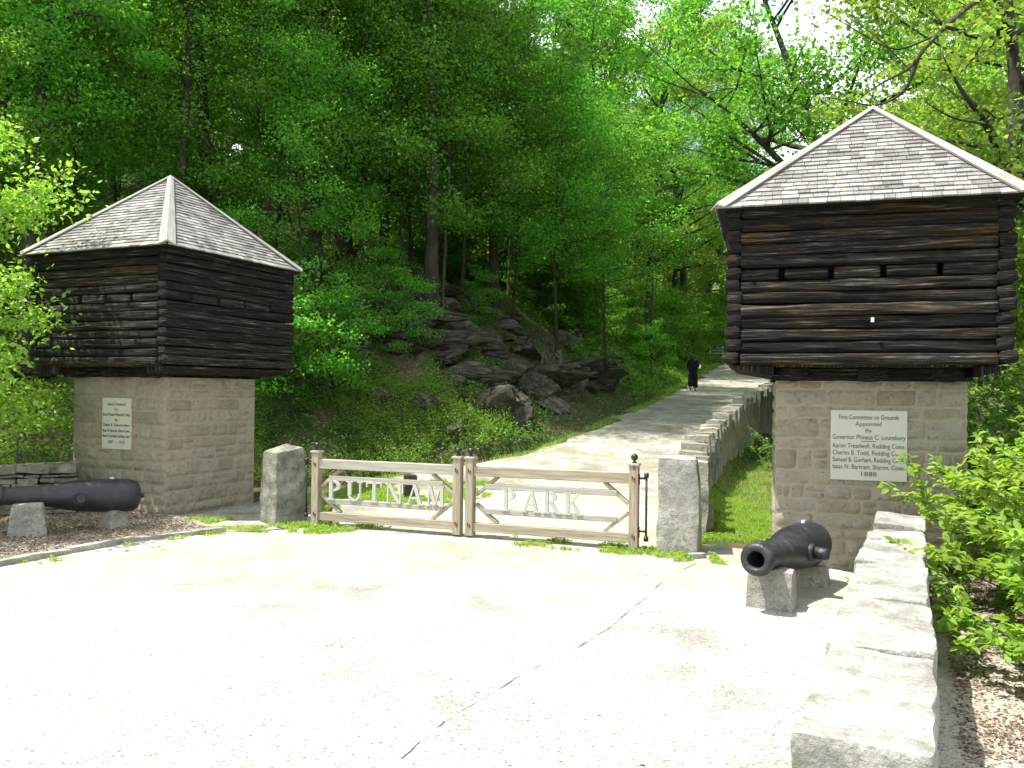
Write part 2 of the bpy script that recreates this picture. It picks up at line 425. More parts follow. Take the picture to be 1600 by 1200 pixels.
strip('gravel_drive', 14.85, 90, .25, 40, M['gravel_grey'], .016, .22)
# ---------------------------------------------------------------- blockhouse on a stone pier
HB_ = 1.46      # half width of the log storey
HP = 1.0        # half width of the pier
Z0, Z1, Z2, ZA = 2.15, 2.31, 4.09, 5.54
def log_piece(L, w, h, seed, nseg=None, irregular=.012):
    """one hewn timber along +x, centred at 0"""
    n = 20; m = nseg or max(4, int(L / .06))
    a = (np.arange(n) + .5) / n * 2 * math.pi
    c, s = np.cos(a), np.sin(a); p = 5.
    k = (np.abs(c) ** p + np.abs(s) ** p) ** (-1 / p)
    prof = np.stack([c * k * w / 2, s * k * h / 2], 1)
    xs = np.linspace(-L / 2, L / 2, m + 1); V = []; UV = []
    per = np.concatenate([[0], np.cumsum(np.linalg.norm(np.diff(np.vstack([prof, prof[:1]]), axis=0), axis=1))])
    for x in xs:
        V.append(np.column_stack([np.full(n, x), prof]))
    V = np.concatenate(V)
    nz = vec_noise(V * np.array([2.2, 16, 16]) + seed * 3.7, seed, 3)
    V[:, 1] += nz[:, 0] * irregular; V[:, 2] += nz[:, 1] * irregular * .8
    gr = fbm(V * np.array([1.1, 55, 55]) + seed * 1.9, seed + 2, 3); V[:, 1] += gr * .006 * np.sign(V[:, 1])
    Fc = []; U = []
    for i in range(m):
        for j in range(n):
            k2 = (j + 1) % n
            Fc.append((i * n + j, i * n + k2, (i + 1) * n + k2, (i + 1) * n + j))
            off = seed * 1.37
            for (ii, jj) in ((i, j), (i, j + 1), (i + 1, j + 1), (i + 1, j)): U.append((xs[ii] + off, per[jj] + off * 2.1))
    for base, rev in ((0, True), (m * n, False)):
        f = [base + j for j in range(n)]
        if rev: f = f[::-1]
        Fc.append(tuple(f))
        for q in f: U.append((V[q, 1] * 3 + seed, V[q, 2] * 3))
    return V, Fc, U
def log_wall(name, parent, rot, front, seed, gold):
    """courses of timber; 'front' walls carry the loopholes and sit between the ends of the side timbers"""
    Vs, Fs, Us, Ts = [], [], [], []; n = 0
    N = 13; ch = (Z2 - Z1) / N; rs = random.Random(seed)
    tw = .17
    for i in range(N):
        zc = Z1 + ch * (i + .5); L = (2 * HB_ - 2 * tw) if front else 2 * HB_ - .006
        if not front: zc += ch * .16
        h = ch * rs.uniform(.92, .99)
        segs = [(-L / 2, L / 2)]
        if i == 7:
            g = [(-L / 2 + L * f) for f in (.17, .37, .575, .79)]; e = .034
            segs = list(zip([-L / 2] + [x + e for x in g], [x - e for x in g] + [L / 2]))
        out = rs.uniform(-.018, .012) if i % 13 else .02
        if i == 0 and front: out = .035; 
        for (a, b) in segs:
            V, Fc, U = log_piece(b - a, tw, h, seed * 40 + i * 3 + int(a * 9 + 40), irregular=.011)
            V[:, 0] += (a + b) / 2; V[:, 1] += -HB_ + tw / 2 - out; 
            sag = (rs.uniform(-.012, .012)) * (V[:, 0] / HB_); V[:, 2] += zc + sag
            Vs.append(V); Fs += [tuple(k + n for k in f) for f in Fc]; Us += U
            Ts.append(np.full(len(V), gold * (1. if i >= 8 else .45) * rs.choice([1, .8, 1, .3]))); n += len(V)
    V = np.concatenate(Vs)
    V = xf(V, Matrix.Rotation(rot, 4, 'Z'))
    return mesh(name, V, Fs, M['dark_timber'], parent, True, uv=Us, tint=np.concatenate(Ts))
def uvbox(L, w, h, seed=0, bev=.006):
    """plain board along x with UVs along the grain, edges slightly eased"""
    V, Fc, U = [], [], []
    b = bev
    prof = [(-w / 2 + b, -h / 2), (w / 2 - b, -h / 2), (w / 2, -h / 2 + b), (w / 2, h / 2 - b), (w / 2 - b, h / 2), (-w / 2 + b, h / 2), (-w / 2, h / 2 - b), (-w / 2, -h / 2 + b)]
    n = 8
    for x in (-L / 2, L / 2): V += [(x, p, q) for p, q in prof]
    per = [0]
    for i in range(n): per.append(per[-1] + math.dist(prof[i], prof[(i + 1) % n]))
    for j in range(n):
        k = (j + 1) % n; Fc.append((j, k, n + k, n + j))
        for (x, q) in ((-L / 2, j), (-L / 2, j + 1), (L / 2, j + 1), (L / 2, j)): U.append((x + seed * 1.7, per[q] + seed * .83))
    Fc.append(tuple(range(n - 1, -1, -1))); Fc.append(tuple(range(n, 2 * n)))
    for f in Fc[-2:]:
        for q in f: U.append((V[q][1] + seed, V[q][2]))
    return np.array(V), Fc, U
def board(name, p0, p1, w, h, m, parent, seed=0, up=(0, 0, 1), bev=.006):
    """board from p0 to p1; h measured along 'up', w across it"""
    p0, p1 = Vector(p0), Vector(p1); d = p1 - p0; L = d.length; x = d / L
    u = Vector(up); u = (u - x * u.dot(x)).normalized(); y = u.cross(x)
    V, Fc, U = uvbox(L, w, h, seed, bev)
    Mx = Matrix((x, y, u)).transposed().to_4x4(); Mx.translation = (p0 + p1) / 2
    return mesh(name, xf(V, Mx), Fc, m, parent, uv=U)
def masonry(name, parent, seed):
    """pier walls: coursed squared rubble standing a little proud of the mortar"""
    rs = random.Random(seed); out = MB()
    H = Z0 - .0
    for side in range(4):
        z = -.15; Mx = Matrix.Rotation(side * math.pi / 2, 4, 'Z')
        while z < H - .02:
            ch = rs.uniform(.12, .24)
            if z + ch > H - .09: ch = H - z
            x = -HP - .004
            while x < HP - .01:
                w = rs.choice([rs.uniform(.14, .3), rs.uniform(.25, .62)])
                if x + w > HP - .12: w = HP + .004 - x
                parts = [(z, ch)]
                if ch > .16 and w < .35 and rs.random() < .3: parts = [(z, ch * .5), (z + ch * .5, ch * .5)]
                for (zz, hh) in parts:
                    g = .005; sx, sz = w - g * 2, hh - g * 2
                    nx, nz = max(3, int(sx / .035)), max(3, int(sz / .035))
                    a, b = np.meshgrid(np.linspace(0, 1, nx + 1), np.linspace(0, 1, nz + 1), indexing='ij')
                    a, b = a.ravel(), b.ravel()
                    sk = rs.uniform(-.012, .012)
                    X = x + g + a * sx; Z = zz + g + b * sz + sk * (a - .5)
                    e = np.minimum(np.minimum(a * sx, (1 - a) * sx), np.minimum(b * sz, (1 - b) * sz))
                    prof = np.clip(e / .022, 0, 1) ** .5
                    P3 = np.stack([X * 9, Z * 9, np.full_like(X, side * 5. + seed)], 1)
                    wob = vec_noise(P3 * .9, seed, 2) * .006
                    bulge = rs.uniform(.006, .02)
                    Y = -HP + .004 - prof * (bulge + .008) - prof * (fbm(P3 * 1.6, seed + 9, 4) * .014)
                    V = np.stack([X + wob[:, 0] * (e > .001), Y, Z + wob[:, 1]], 1)
                    q = np.arange(len(a)).reshape(nx + 1, nz + 1)
                    Fq = np.stack([q[:-1, :-1], q[1:, :-1], q[1:, 1:], q[:-1, 1:]], -1).reshape(-1, 4)
                    out.add(xf(V, Mx), Fq)
                x += w
            z += ch
    core = MB(); core.box((0, 0, H / 2 - .1), (2 * HP, 2 * HP, H + .19))
    c = core.build('mortar_core', M['mortar'], parent)
    return out.build(name, M['pier_stone'], parent, True)
def text_mesh(name, body, size, parent, loc, rot, m, depth=.0015, sx=1., fit=None):
    cu = bpy.data.curves.new('tmp', 'FONT'); cu.body = body; cu.size = size; cu.align_x = 'CENTER'; cu.align_y = 'CENTER'; cu.extrude = depth
    cu.offset = -.0004
    tmp = bpy.data.objects.new('tmp', cu); col.objects.link(tmp); bpy.context.view_layer.update()
    me = bpy.data.meshes.new_from_object(tmp.evaluated_get(bpy.context.evaluated_depsgraph_get()))
    bpy.data.objects.remove(tmp)
    n = len(me.vertices); c = np.zeros(n * 3); me.vertices.foreach_get('co', c); c = c.reshape(-1, 3)
    w = np.ptp(c[:, 0])
    if fit and w > 0: c[:, 0] *= fit / w
    me.vertices.foreach_set('co', c.ravel()); me.name = name
    me.materials.append(m); o = bpy.data.objects.new(name, me); col.objects.link(o)
    o.parent = parent; o.location = loc; o.rotation_euler = rot
    return o
def roof(parent, seed, bx=0., ax=0.):
    rs = random.Random(seed); e = HB_ + .085; ze = Z2 + .0; rise = ZA - ze
    base = MB()
    # boarded pyramid and flat soffit under the shingles
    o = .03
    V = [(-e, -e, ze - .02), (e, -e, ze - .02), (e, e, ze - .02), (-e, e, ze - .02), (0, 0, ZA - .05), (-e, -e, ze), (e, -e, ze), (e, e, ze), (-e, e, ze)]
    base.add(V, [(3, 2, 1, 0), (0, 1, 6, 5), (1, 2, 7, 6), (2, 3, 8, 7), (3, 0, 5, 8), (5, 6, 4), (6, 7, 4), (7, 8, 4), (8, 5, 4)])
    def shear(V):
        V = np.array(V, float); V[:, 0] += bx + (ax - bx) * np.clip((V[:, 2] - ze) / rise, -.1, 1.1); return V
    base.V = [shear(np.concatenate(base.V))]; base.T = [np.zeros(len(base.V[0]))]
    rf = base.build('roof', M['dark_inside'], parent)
    Vs, Fs, Us = [], [], []; n = 0
    N = 24; sl = math.hypot(e, rise)
    for side in range(4):
        Mx = Matrix.Rotation(side * math.pi / 2, 4, 'Z')
        for r in range(N):
            v0, v1 = r / N - .012 * (r == 0), min(1.0, (r + 1.25) / N)
            hw0, hw1 = e * (1 - max(0, r / N)) + .006, e * (1 - min(1, (r + 1.25) / N))
            x = -hw0 - rs.uniform(0, .1)
            while x < hw0:
                w = rs.uniform(.09, .2); a, b = max(x, -hw0), min(x + w - .005, hw0)
                x += w
                if b - a < .015: continue
                dz = rs.uniform(-.006, .006)
                def P(u, v, h):
                    y = -e + v * e; z = ze + v * rise
                    return (u, y - h * rise / sl, z + h * e / sl)
                at, bt = max(a, -hw1), min(b, hw1)
                if at > bt: at = bt = (at + bt) / 2
                vv = v0 + dz / sl
                t0 = .020 + rs.uniform(0, .008); tw = rs.uniform(-.004, .004)
                V = [P(a, vv, .004), P(b, vv, .004), P(bt, v1, .002), P(at, v1, .002), P(a, vv, t0), P(b, vv, t0 + tw), P(bt, v1, .006), P(at, v1, .006)]
                Vs.append(xf(np.array(V), Mx))
                fs = [(4, 5, 6, 7), (0, 1, 5, 4), (1, 2, 6, 5), (3, 0, 4, 7)]
                off = rs.uniform(0, 50)
                for f in fs:
                    Fs.append(tuple(k + n for k in f))
                    for k in f: Us.append((V[k][0] + off, (V[k][2]) + off))
                n += 8
    sh = mesh('shingles', shear(np.concatenate(Vs)), Fs, M['cedar_shingle'], rf, uv=Us)
    for side in range(4):      # hip boards, a pair lying each side of the hip
        Mx = Matrix.Rotation(side * math.pi / 2, 4, 'Z')
        p0 = Vector((-e - .02, -e - .02, ze + .025)); p1 = Vector((0, 0, ZA + .035))
        hd = (p1 - p0).normalized(); V, Fc, U = [], [], []
        nrm1 = Vector((0, -rise, e)).normalized(); nrm2 = Vector((-rise, 0, e)).normalized()
        s1 = hd.cross(nrm1).normalized(); s2 = -hd.cross(nrm2).normalized()
        W = .125; th = .022
        if s1.x < 0: s1 = -s1
        if s2.y < 0: s2 = -s2
        up = Vector((0, 0, 1)) * th * 1.3
        ring = lambda p: [p + s2 * W, p, p + s1 * W, p + s1 * W + nrm1 * th, p + up, p + s2 * W + nrm2 * th]
        V = ring(p0) + [q for q in ring(p1 + Vector((0, 0, 0)))]
        for k in range(6, 12):   # keep the upper ends on their own side of the apex
            if V[k].x > .0: V[k].x = .0
            if V[k].y > .0: V[k].y = .0
        for j in range(6):
            k = (j + 1) % 6; f = (j, k, 6 + k, 6 + j); Fc.append(f[::-1])
            for q in f[::-1]: U.append(((0 if q < 6 else sl), (q % 6) * .08 + side))
        f = (0, 1, 2, 3, 4, 5); Fc.append(f)
        for q in f: U.append((q * .1, .1 * q))
        mesh('hip_board', shear(xf(np.array([tuple(v) for v in V]), Mx)), Fc, M['hip_board'], rf, uv=U)
    return rf
def plaque(parent, w, h, zc, lines, xc=0.):
    y = -HP - .012
    b = MB(); V, Fc = rough_box(w, .03, h, .2, .0, 1, 1, rnd=.003); V[:, 2] += zc - h / 2; V[:, 1] += y - .012; V[:, 0] += xc
    p = b.add(V, Fc).build('plaque', M['marble_tablet'], parent)
    for (txt, zf, fw, sz) in lines:
        if txt == '-':
            q = MB(); q.box((xc, y - .0285, zc + h * (.5 - zf)), (fw * w, .003, .006)); q.build('inscription_rule', M['inscription_dark'], p); continue
        text_mesh('inscription', txt, sz, p, (xc, y - .0285, zc + h * (.5 - zf)), (math.pi / 2, 0, 0), M['inscription_dark'], fit=fw * w)
    return p
def tower(loc, rz, label, seed, pl, gold, bx=0., ax=0.):
    t = tag(empty('blockhouse', loc, rz), label, 'blockhouse', 'log blockhouses on stone piers either side of the gate')
    masonry('pier', t, seed)
    for k in range(4): log_wall('log_wall', t, k * math.pi / 2, k % 2 == 0, seed * 5 + k, gold).location.x = bx
    inner = MB()
    inner.box((0, 0, (Z1 + Z2) / 2), (2 * HB_ - .42, 2 * HB_ - .42, Z2 - Z1 - .02)); inner.build('dark_interior_box', M['dark_inside'], t).location.x = bx  # near-black box behind the logs paints the shade seen through the loopholes
    # joists carrying the storey, ends showing on the front
    for x in (-.80, .02, .78):
        V, Fc, U = log_piece(2 * HB_ - .42, .30, Z1 - Z0 + .02, seed + int(x * 9), irregular=.014)
        Mx = Matrix.Translation((x, 0, (Z0 + Z1) / 2 + .001)) @ Matrix.Rotation(math.pi / 2, 4, 'Z')
        mesh('joist', xf(V, Mx), Fc, M['dark_timber'], t, True, uv=U, tint=np.zeros(len(V)))
    for y in (-1, 1):
        V, Fc, U = log_piece(2 * HP + .1, .16, Z1 - Z0 - .01, seed + 3 + y, irregular=.012)
        Mx = Matrix.Translation((0, y * (HP - .02), (Z0 + Z1) / 2))
        mesh('sill_beam', xf(V, Mx), Fc, M['dark_timber'], t, True, uv=U, tint=np.zeros(len(V)))
    # floor boarding: flat front and back, dropping from the side walls to the pier
    a, b = HB_ - .05, HP + .03; fl = MB()
    for sx in (-1, 1):
        fl.add([(bx + sx * a, -a, Z1 - .03), (bx + sx * a, a, Z1 - .03), (sx * b, a, Z1 - .12), (sx * b, -a, Z1 - .12), (bx + sx * a, -a, Z1), (bx + sx * a, a, Z1), (sx * b, a, Z1), (sx * b, -a, Z1)],
               [(0, 1, 2, 3), (4, 7, 6, 5), (0, 4, 5, 1), (1, 5, 6, 2), (2, 6, 7, 3), (3, 7, 4, 0)])
    fl.box((bx / 2, 0, Z1 + .008), (2 * b, 2 * a, .04))
    V = np.concatenate(fl.V); mesh('floor_boards', V, fl.F, M['dark_timber'], t, uv=[(V[k][1], V[k][0]) for f in fl.F for k in f], tint=np.full(len(V), .8))
    roof(t, seed, bx, ax)
    plaque(t, *pl)
    return t
LT = tower((-5.84, 14.12, 0), R(-23.5), 'dark log blockhouse on a stone pier left of the gate, behind the left cannon', 3,
      (.62, .81, 1.41, [('Land Donated', .12, .62, .075), ('For', .225, .12, .065), ('Israel Putnam Memorial Camp', .325, .93, .072), ('By', .43, .09, .06),
                        ('Charles B. Todd and others', .53, .92, .07), ('Isaac N. Bartram, Sharon Conn', .64, .92, .07), ('Aaron Treadwell, Redding Conn', .745, .94, .07), ('1887 — 1923', .865, .58, .07)]), .5)
RT = tower((4.33, 10.38, 0), R(-17.0), 'dark log blockhouse on a stone pier right of the gate, behind the right cannon', 9,
      (.80, .79, 1.42, [('First Committee on Grounds', .10, .78, .075), ('Appointed', .195, .34, .07), ('By', .29, .085, .06), ('Governor Phineas C. Lounsbury', .385, .95, .075), ('-', .44, .2, 0),
                        ('Aaron Treadwell, Redding Conn.', .51, .95, .075), ('Charles B. Todd, Redding Conn.', .61, .94, .075), ('Samuel B. Gorham, Redding Conn.', .71, .94, .075),
                        ('Isaac N. Bartram, Sharon, Conn.', .81, .94, .075), ('1888', .91, .2, .07)]), 1., -.10, .13)
b = MB(); b.box((-.02, -HB_ - .045, 2.80), (.03, .04, .05)); b.build('lamp_bracket', M['pale_pipe'], RT)

# ---------------------------------------------------------------- gates
GA, GB = Vector((-2.86, 12.05, 0)), Vector((1.60, 10.42, 0)); GM = (GA + GB) / 2
gx = (GB - GA).normalized(); grz = math.atan2(gx.y, gx.x)
def glyph(ch):
    """strokes of a serif capital on a unit square: polygons (convex quads) per stroke"""
    T, t, s = .20, .085, .07
    def q(x0, y0, x1, y1, w): return [(x0 - w / 2, y0), (x0 + w / 2, y0), (x1 + w / 2, y1), (x1 - w / 2, y1)]
    def serif(x, y, w): return [(x - w / 2, y - s / 2), (x + w / 2, y - s / 2), (x + w / 2, y + s / 2), (x - w / 2, y + s / 2)]
    def arc(cx, cy, rx, ry, a0, a1, thick, n=10):
        out = []
        for i in range(n):
            pts = []
            for a in (a0 + (a1 - a0) * i / n, a0 + (a1 - a0) * (i + 1) / n):
                k = t + (thick - t) * abs(math.cos(a)) if thick > 0 else t + (-thick - t) * abs(math.sin(a))
                pts.append(((cx + rx * math.cos(a), cy + ry * math.sin(a)), (cx + (rx - k) * math.cos(a), cy + (ry - k) * math.sin(a))))
            out.append([pts[0][0], pts[1][0], pts[1][1], pts[0][1]])
        return out
    b, u = s / 2, 1 - s / 2
    if ch == 'P': return [q(.22, 0, .22, 1, T), serif(.22, b, .42), serif(.16, u, .3)] + arc(.36, .72, .42, .28, -math.pi / 2, math.pi / 2, T)
    if ch == 'R': return [q(.22, 0, .22, 1, T), serif(.22, b, .40), serif(.16, u, .3), q(.86, 0, .46, .5, T * 1.1), serif(.88, b, .30)] + arc(.36, .74, .40, .26, -math.pi / 2, math.pi / 2, T)
    if ch == 'U': return [q(.2, .34, .2, 1, T), q(.84, .34, .84, 1, t), serif(.2, u, .40), serif(.84, u, .32)] + arc(.49, .36, .39, .36, math.pi, 2 * math.pi, T * .8)
    if ch == 'T': return [q(.5, 0, .5, 1, T), serif(.5, b, .42), [(.04, .92), (.96, .92), (.96, 1), (.04, 1)], [(.04, .74), (.10, .74), (.10, .95), (.02, .95)], [(.90, .74), (.96, .74), (.98, .95), (.90, .95)]]
    if ch == 'N': return [q(.14, 0, .14, 1, t), q(.86, 0, .86, 1, t), q(.80, 0, .18, 1, T), serif(.14, b, .28), serif(.12, u, .26), serif(.86, u, .28)]
    if ch == 'A': return [q(.12, 0, .50, 1, t), q(.84, 0, .50, 1, T), [(.24, .30), (.76, .30), (.74, .38), (.27, .38)], serif(.13, b, .28), serif(.85, b, .36)]
    if ch == 'M': return [q(.12, 0, .16, 1, t), q(.88, 0, .86, 1, T * .9), q(.48, .04, .18, 1, T * .9), q(.48, .04, .82, 1, t), serif(.12, b, .26), serif(.87, b, .32), serif(.14, u, .22), serif(.88, u, .24)]
    if ch == 'K': return [q(.20, 0, .20, 1, T), serif(.20, b, .38), serif(.20, u, .38), q(.28, .40, .82, 1, t), q(.86, 0, .42, .58, T), serif(.86, b, .34), serif(.84, u, .28)]
def make_gate(root_loc, rz, W, word, x0, x1, lh, label, hinge_left, wood_l):
    g = tag(empty('wooden_gate', root_loc, rz), label, 'gate', 'pair of lettered wooden gates')
    pw = .115
    wood, pale = M['weathered_wood'], M['pale_wood']
    for i, x in enumerate((pw / 2, W - pw / 2)):
        p = board('gate_post', (x, 0, .05), (x, 0, 1.07), pw, pw, wood, g, seed=3 + i + len(word), up=(0, 1, 0))
        V, Fc = rough_box(pw + .03, pw + .03, .035, .2, 0, 1, 1, rnd=.008); V[:, 2] += 1.07; V[:, 0] += x
        mesh('post_cap', V, Fc, M['pale_wood'], p, uv=[(0, 0)] * sum(len(f) for f in Fc))
        n = 16; prof = [(0, .028), (.012, .03), (.018, .016), (.036, .016), (.045, .03)] + [(.075 + .045 * math.sin(a), .045 * math.cos(a)) for a in np.linspace(-.9, math.pi / 2, 9)]
        V, Fc = [], []
        for (z, r) in prof:
            for k in range(n): V.append((x + max(r, .0005) * math.cos(k / n * 6.28318), max(r, .0005) * math.sin(k / n * 6.28318), 1.104 + z))
        for a in range(len(prof) - 1):
            for k in range(n): Fc.append((a * n + k, a * n + (k + 1) % n, (a + 1) * n + (k + 1) % n, (a + 1) * n + k))
        mesh('ball_finial', V, Fc, M['black_iron'], p, True)
        bo = MB()     # slotted bolt heads through the post
        for z in (.2, .92):
            for q in (0, 1): bo = MB(); bo.box((x + (.016 if q else -.012), -pw / 2 - .003, z - .02 * q), (.012, .008, .05)); bo.build('bolt', M['rusty_iron'], p)
    a, b = pw, W - pw
    board('top_rail', (a + .001, .0, .915), (b - .001, .0, .915), .075, .135, wood if wood_l else pale, g, 1 + W)
    board('bottom_rail', (a + .001, .0, .165), (b - .001, .0, .165), .075, .115, wood, g, 2 + W)
    for z in (.715, .385): board('letter_rail', (a + .16, .006, z), (b - .16, .006, z), .05, .075, pale, g, z * 9)
    mid = .53
    for (xa, xb) in ((a, a + .33), (b, b - .33)):
        board('brace', (xa + (.02 if xa < xb else -.02), .03, mid + .06), (xb, .03, .845), .045, .075, wood, g, xa, up=(0, 1, 0))
        board('brace', (xa + (.02 if xa < xb else -.02), .03, mid - .06), (xb, .03, .225), .045, .075, wood, g, xa + 2, up=(0, 1, 0))
    n = len(word); sp = (x1 - x0) / n
    for i, ch in enumerate(word):
        mb = MB(); hh = lh; zb = .5375 + .012 - hh / 2; wd = sp * .84
        if i == 0 and n > 4: wd *= 1.05
        for j, poly in enumerate(glyph(ch)):
            th = .016 + .0008 * (j % 5) + .0004 * (j // 5)
            pts = [(x0 + sp * i + px * wd, zb + pz * hh) for px, pz in poly]
            ar = sum(pts[k][0] * pts[(k + 1) % 4][1] - pts[(k + 1) % 4][0] * pts[k][1] for k in range(4))
            if ar < 0: pts = pts[::-1]
            V = [(x, -.018 - th, z) for x, z in pts] + [(x, -.018 + th, z) for x, z in pts]
            mb.add(V, [(0, 1, 2, 3), (7, 6, 5, 4)] + [(k, k + 4, (k + 1) % 4 + 4, (k + 1) % 4) for k in range(4)])
        o = mb.build('letter', M['pale_letter'], g)
    # hinge rod standing off the outer post
    hx = -.10 if hinge_left else W + .10; px = 0 if hinge_left else W
    hr = MB(); hr.tube([(hx, -.02, .16), (hx, -.02, .97)], .014, 10)
    for z in (.17, .96): hr.tube([(hx, -.02, z - .03), (hx, -.02, z + .03)], .03, 10)
    hr.tube([(px, -.02, .26), (hx, -.02, .26)], .013, 8); hr.tube([(px, -.02, .92), (hx, -.02, .92)], .013, 8)
    hr.build('hinge_rod', M['black_iron'], g, True)
    for z in (.24, .90): pl_ = MB(); pl_.box((px + (-.004 if hinge_left else .004), -.01, z), (.012, .085, .13)); pl_.build('hinge_plate', M['rusty_iron'], g)
    return g
simple('pale_letter', (.43, .42, .37), .8, var=.12, scale=12, bump=.2)
GW = (GB - GA).length / 2 - .035
make_gate(tuple(GA), grz, GW, 'PUTNAM', .25, 2.14, .285, 'weathered wooden gate lettered PUTNAM, hung from the left stone pillar', True, False)
make_gate(tuple(GM + gx * .035), grz, GW, 'PARK', .52, 1.66, .285, 'weathered wooden gate lettered PARK, hung from the right stone pillar', False, True)
# threshold slab under the gates
V, Fc = rough_box((GB - GA).length * .62, .30, .05, .1, .006, 3, 4, rnd=.01)
o = mesh('gate_threshold', V, Fc, M['cap_stone'], None, True, loc=tuple(GA + gx * (GB - GA).length * .42 - Vector((-.1, .02, .028))), rot=(0, 0, grz)); o['kind'] = 'structure'

def pillar(name, loc, rz, s, label, m, seed, cat='stone pillar', amp=.02, edge=.05, taper=.04, point=0.):
    V, Fc = rough_box(s[0], s[1], s[2] + .15, .05, amp, 3.2, seed, taper=taper, rnd=.025, edge=edge); V[:, 2] -= .15
    if point: V[:, 2] += point * np.clip((V[:, 2] - s[2] + .12) / .12, 0, 1) * (1 - np.maximum(np.abs(V[:, 0]) / s[0], np.abs(V[:, 1]) / s[1]) * 2)
    return tag(mesh(name, V, Fc, m, None, True, loc=loc, rot=(0, 0, rz)), label, cat)
pillar('stone_pillar', (-3.35, 12.32, 0), R(-52), (.50, .45, 1.10), 'squat mossy granite gate pillar with a low peaked top, beside the left blockhouse', M['mossy_granite'], 3, point=.09)
pillar('stone_pillar', (2.10, 10.50, 0), R(-14), (.50, .52, 1.19), 'rough split granite gate pillar left of the grass strip by the right blockhouse', M['granite'], 8, point=.02)
pillar('stone_marker', (2.80, 12.05, 0), R(-18), (.24, .24, .46), 'short stone post on the grass behind the right gate pillar', M['granite'], 12, 'stone post', .015, .02)
pillar('loose_stone', (2.23, 10.02, 0), R(20), (.26, .12, .07), 'small pale loose stone at the foot of the right gate pillar', M['cap_stone'], 14, 'stone', .012, .01)
pillar('stone_stump', (-1.72, 14.2, hz(-1.72, 14.2)), R(10), (.24, .22, .40), 'small dark upright stone seen behind the letters of the left gate', M['boulder_rock'], 15, 'stone post', .015, .02)

# ---------------------------------------------------------------- low walls beside the cannons
def low_wall(p0, p1, label, wid, ztop, cuts, seed, mcap, capth=.17):
    p0, p1 = Vector(p0), Vector(p1); d = (p1 - p0); L = d.length; rz = math.atan2(d.y, d.x)
    w = tag(empty('stone_wall', tuple(p0), rz), label, 'stone wall')
    x = 0; rs = random.Random(seed)
    for i, f in enumerate(cuts):
        x1 = L * f; l = x1 - x - .002
        V, Fc = rough_box(l, wid, capth, .03, .016, 3.6, seed + i, rnd=.02, edge=.03)
        V[:, 0] += (x + x1) / 2; V[:, 2] += ztop - capth + rs.uniform(-.004, .004)
        mesh('capstone', V, Fc, mcap, w, True); x = x1
    # body of rough stones
    out = MB(); z = -.15
    while z < ztop - capth - .03:
        ch = min(rs.uniform(.13, .22) if capth > .2 else rs.uniform(.06, .15), ztop - capth - z); x = 0
        while x < L:
            l = min(rs.uniform(.2, .6), L - x); 
            if l < .12: break
            V, Fc = rough_box(l - .014, wid - .045 + rs.uniform(-.04, .03), ch - .01, .05, .02, 6., seed + int(x * 7 + z * 50), rnd=.02)
            V[:, 0] += x + l / 2; V[:, 2] += z; out.add(V, Fc); x += l
        z += ch
    out.build('wall_stones', mcap if capth < .2 else M['granite'], w, True)
    return w
low_wall((1.20, 2.82, 0), (3.86, 8.25, 0), 'low wall of pale granite slabs running from the camera to the right blockhouse', .45, .82, (.20, .36, .55, .72, .86, 1.), 21, M['cap_stone'], .30)
low_wall((-6.72, 12.95, 0), (-11.2, 11.2, 0), 'low dry stone wall with capstones behind the left cannon', .42, .80, (.17, .4, .6, .8, 1.), 33, M['mossy_granite'], .14)

# battlemented retaining wall up the right side of the drive
W_ = tag(empty('retaining_wall', (2.6, 12.3, 0)), 'mossy crenellated stone wall climbing beside the drive beyond the gate', 'stone wall')
path = [(2.50, 11.6), (2.85, 13), (3.25, 14.8), (3.95, 17), (5.05, 20.2), (6.45, 23.4), (8.65, 28), (10.9, 33), (12.6, 38), (15.6, 45)]
PT = np.array([(11.6, .98), (13, 1.06), (14.8, 1.18), (17, 1.20), (20.2, 1.42), (22.5, 1.70), (25.5, 2.05), (28, 2.35), (33, 2.75), (38, 3.0), (45, 3.6)])
pp = []; P_ = np.array(path)
seg = np.concatenate([[0], np.cumsum(np.linalg.norm(np.diff(P_, axis=0), axis=1))])
s = 0.; i = 0; rs = random.Random(5)
while s < seg[-1] - .6:
    l = rs.uniform(.30, .46) * (1.0 if s < 14 else 1.5)
    x, y = np.interp(s + l / 2, seg, P_[:, 0]), np.interp(s + l / 2, seg, P_[:, 1])
    x2, y2 = np.interp(s + l, seg, P_[:, 0]), np.interp(s + l, seg, P_[:, 1])
    zt = np.interp(y, PT[:, 0], PT[:, 1]); zb = float(ip(ZL, y)) - .25
    hi = (i % 2 == 0); zt += (.0 if hi else -.17) + rs.uniform(-.03, .03)
    V, Fc = rough_box(l - .015, .40 + rs.uniform(-.04, .05) + (.04 if hi else 0), zt - zb, .09, .03, 3.5, 100 + i, rnd=.03, edge=.03)
    a = math.atan2(y2 - y, x2 - x)
    V = xf(V, Matrix.Translation((x - 2.6, y - 12.3, zb)) @ Matrix.Rotation(a, 4, 'Z'))
    mesh('upright_stone', V, Fc, M['old_stone'], W_, True)
    s += l; i += 1

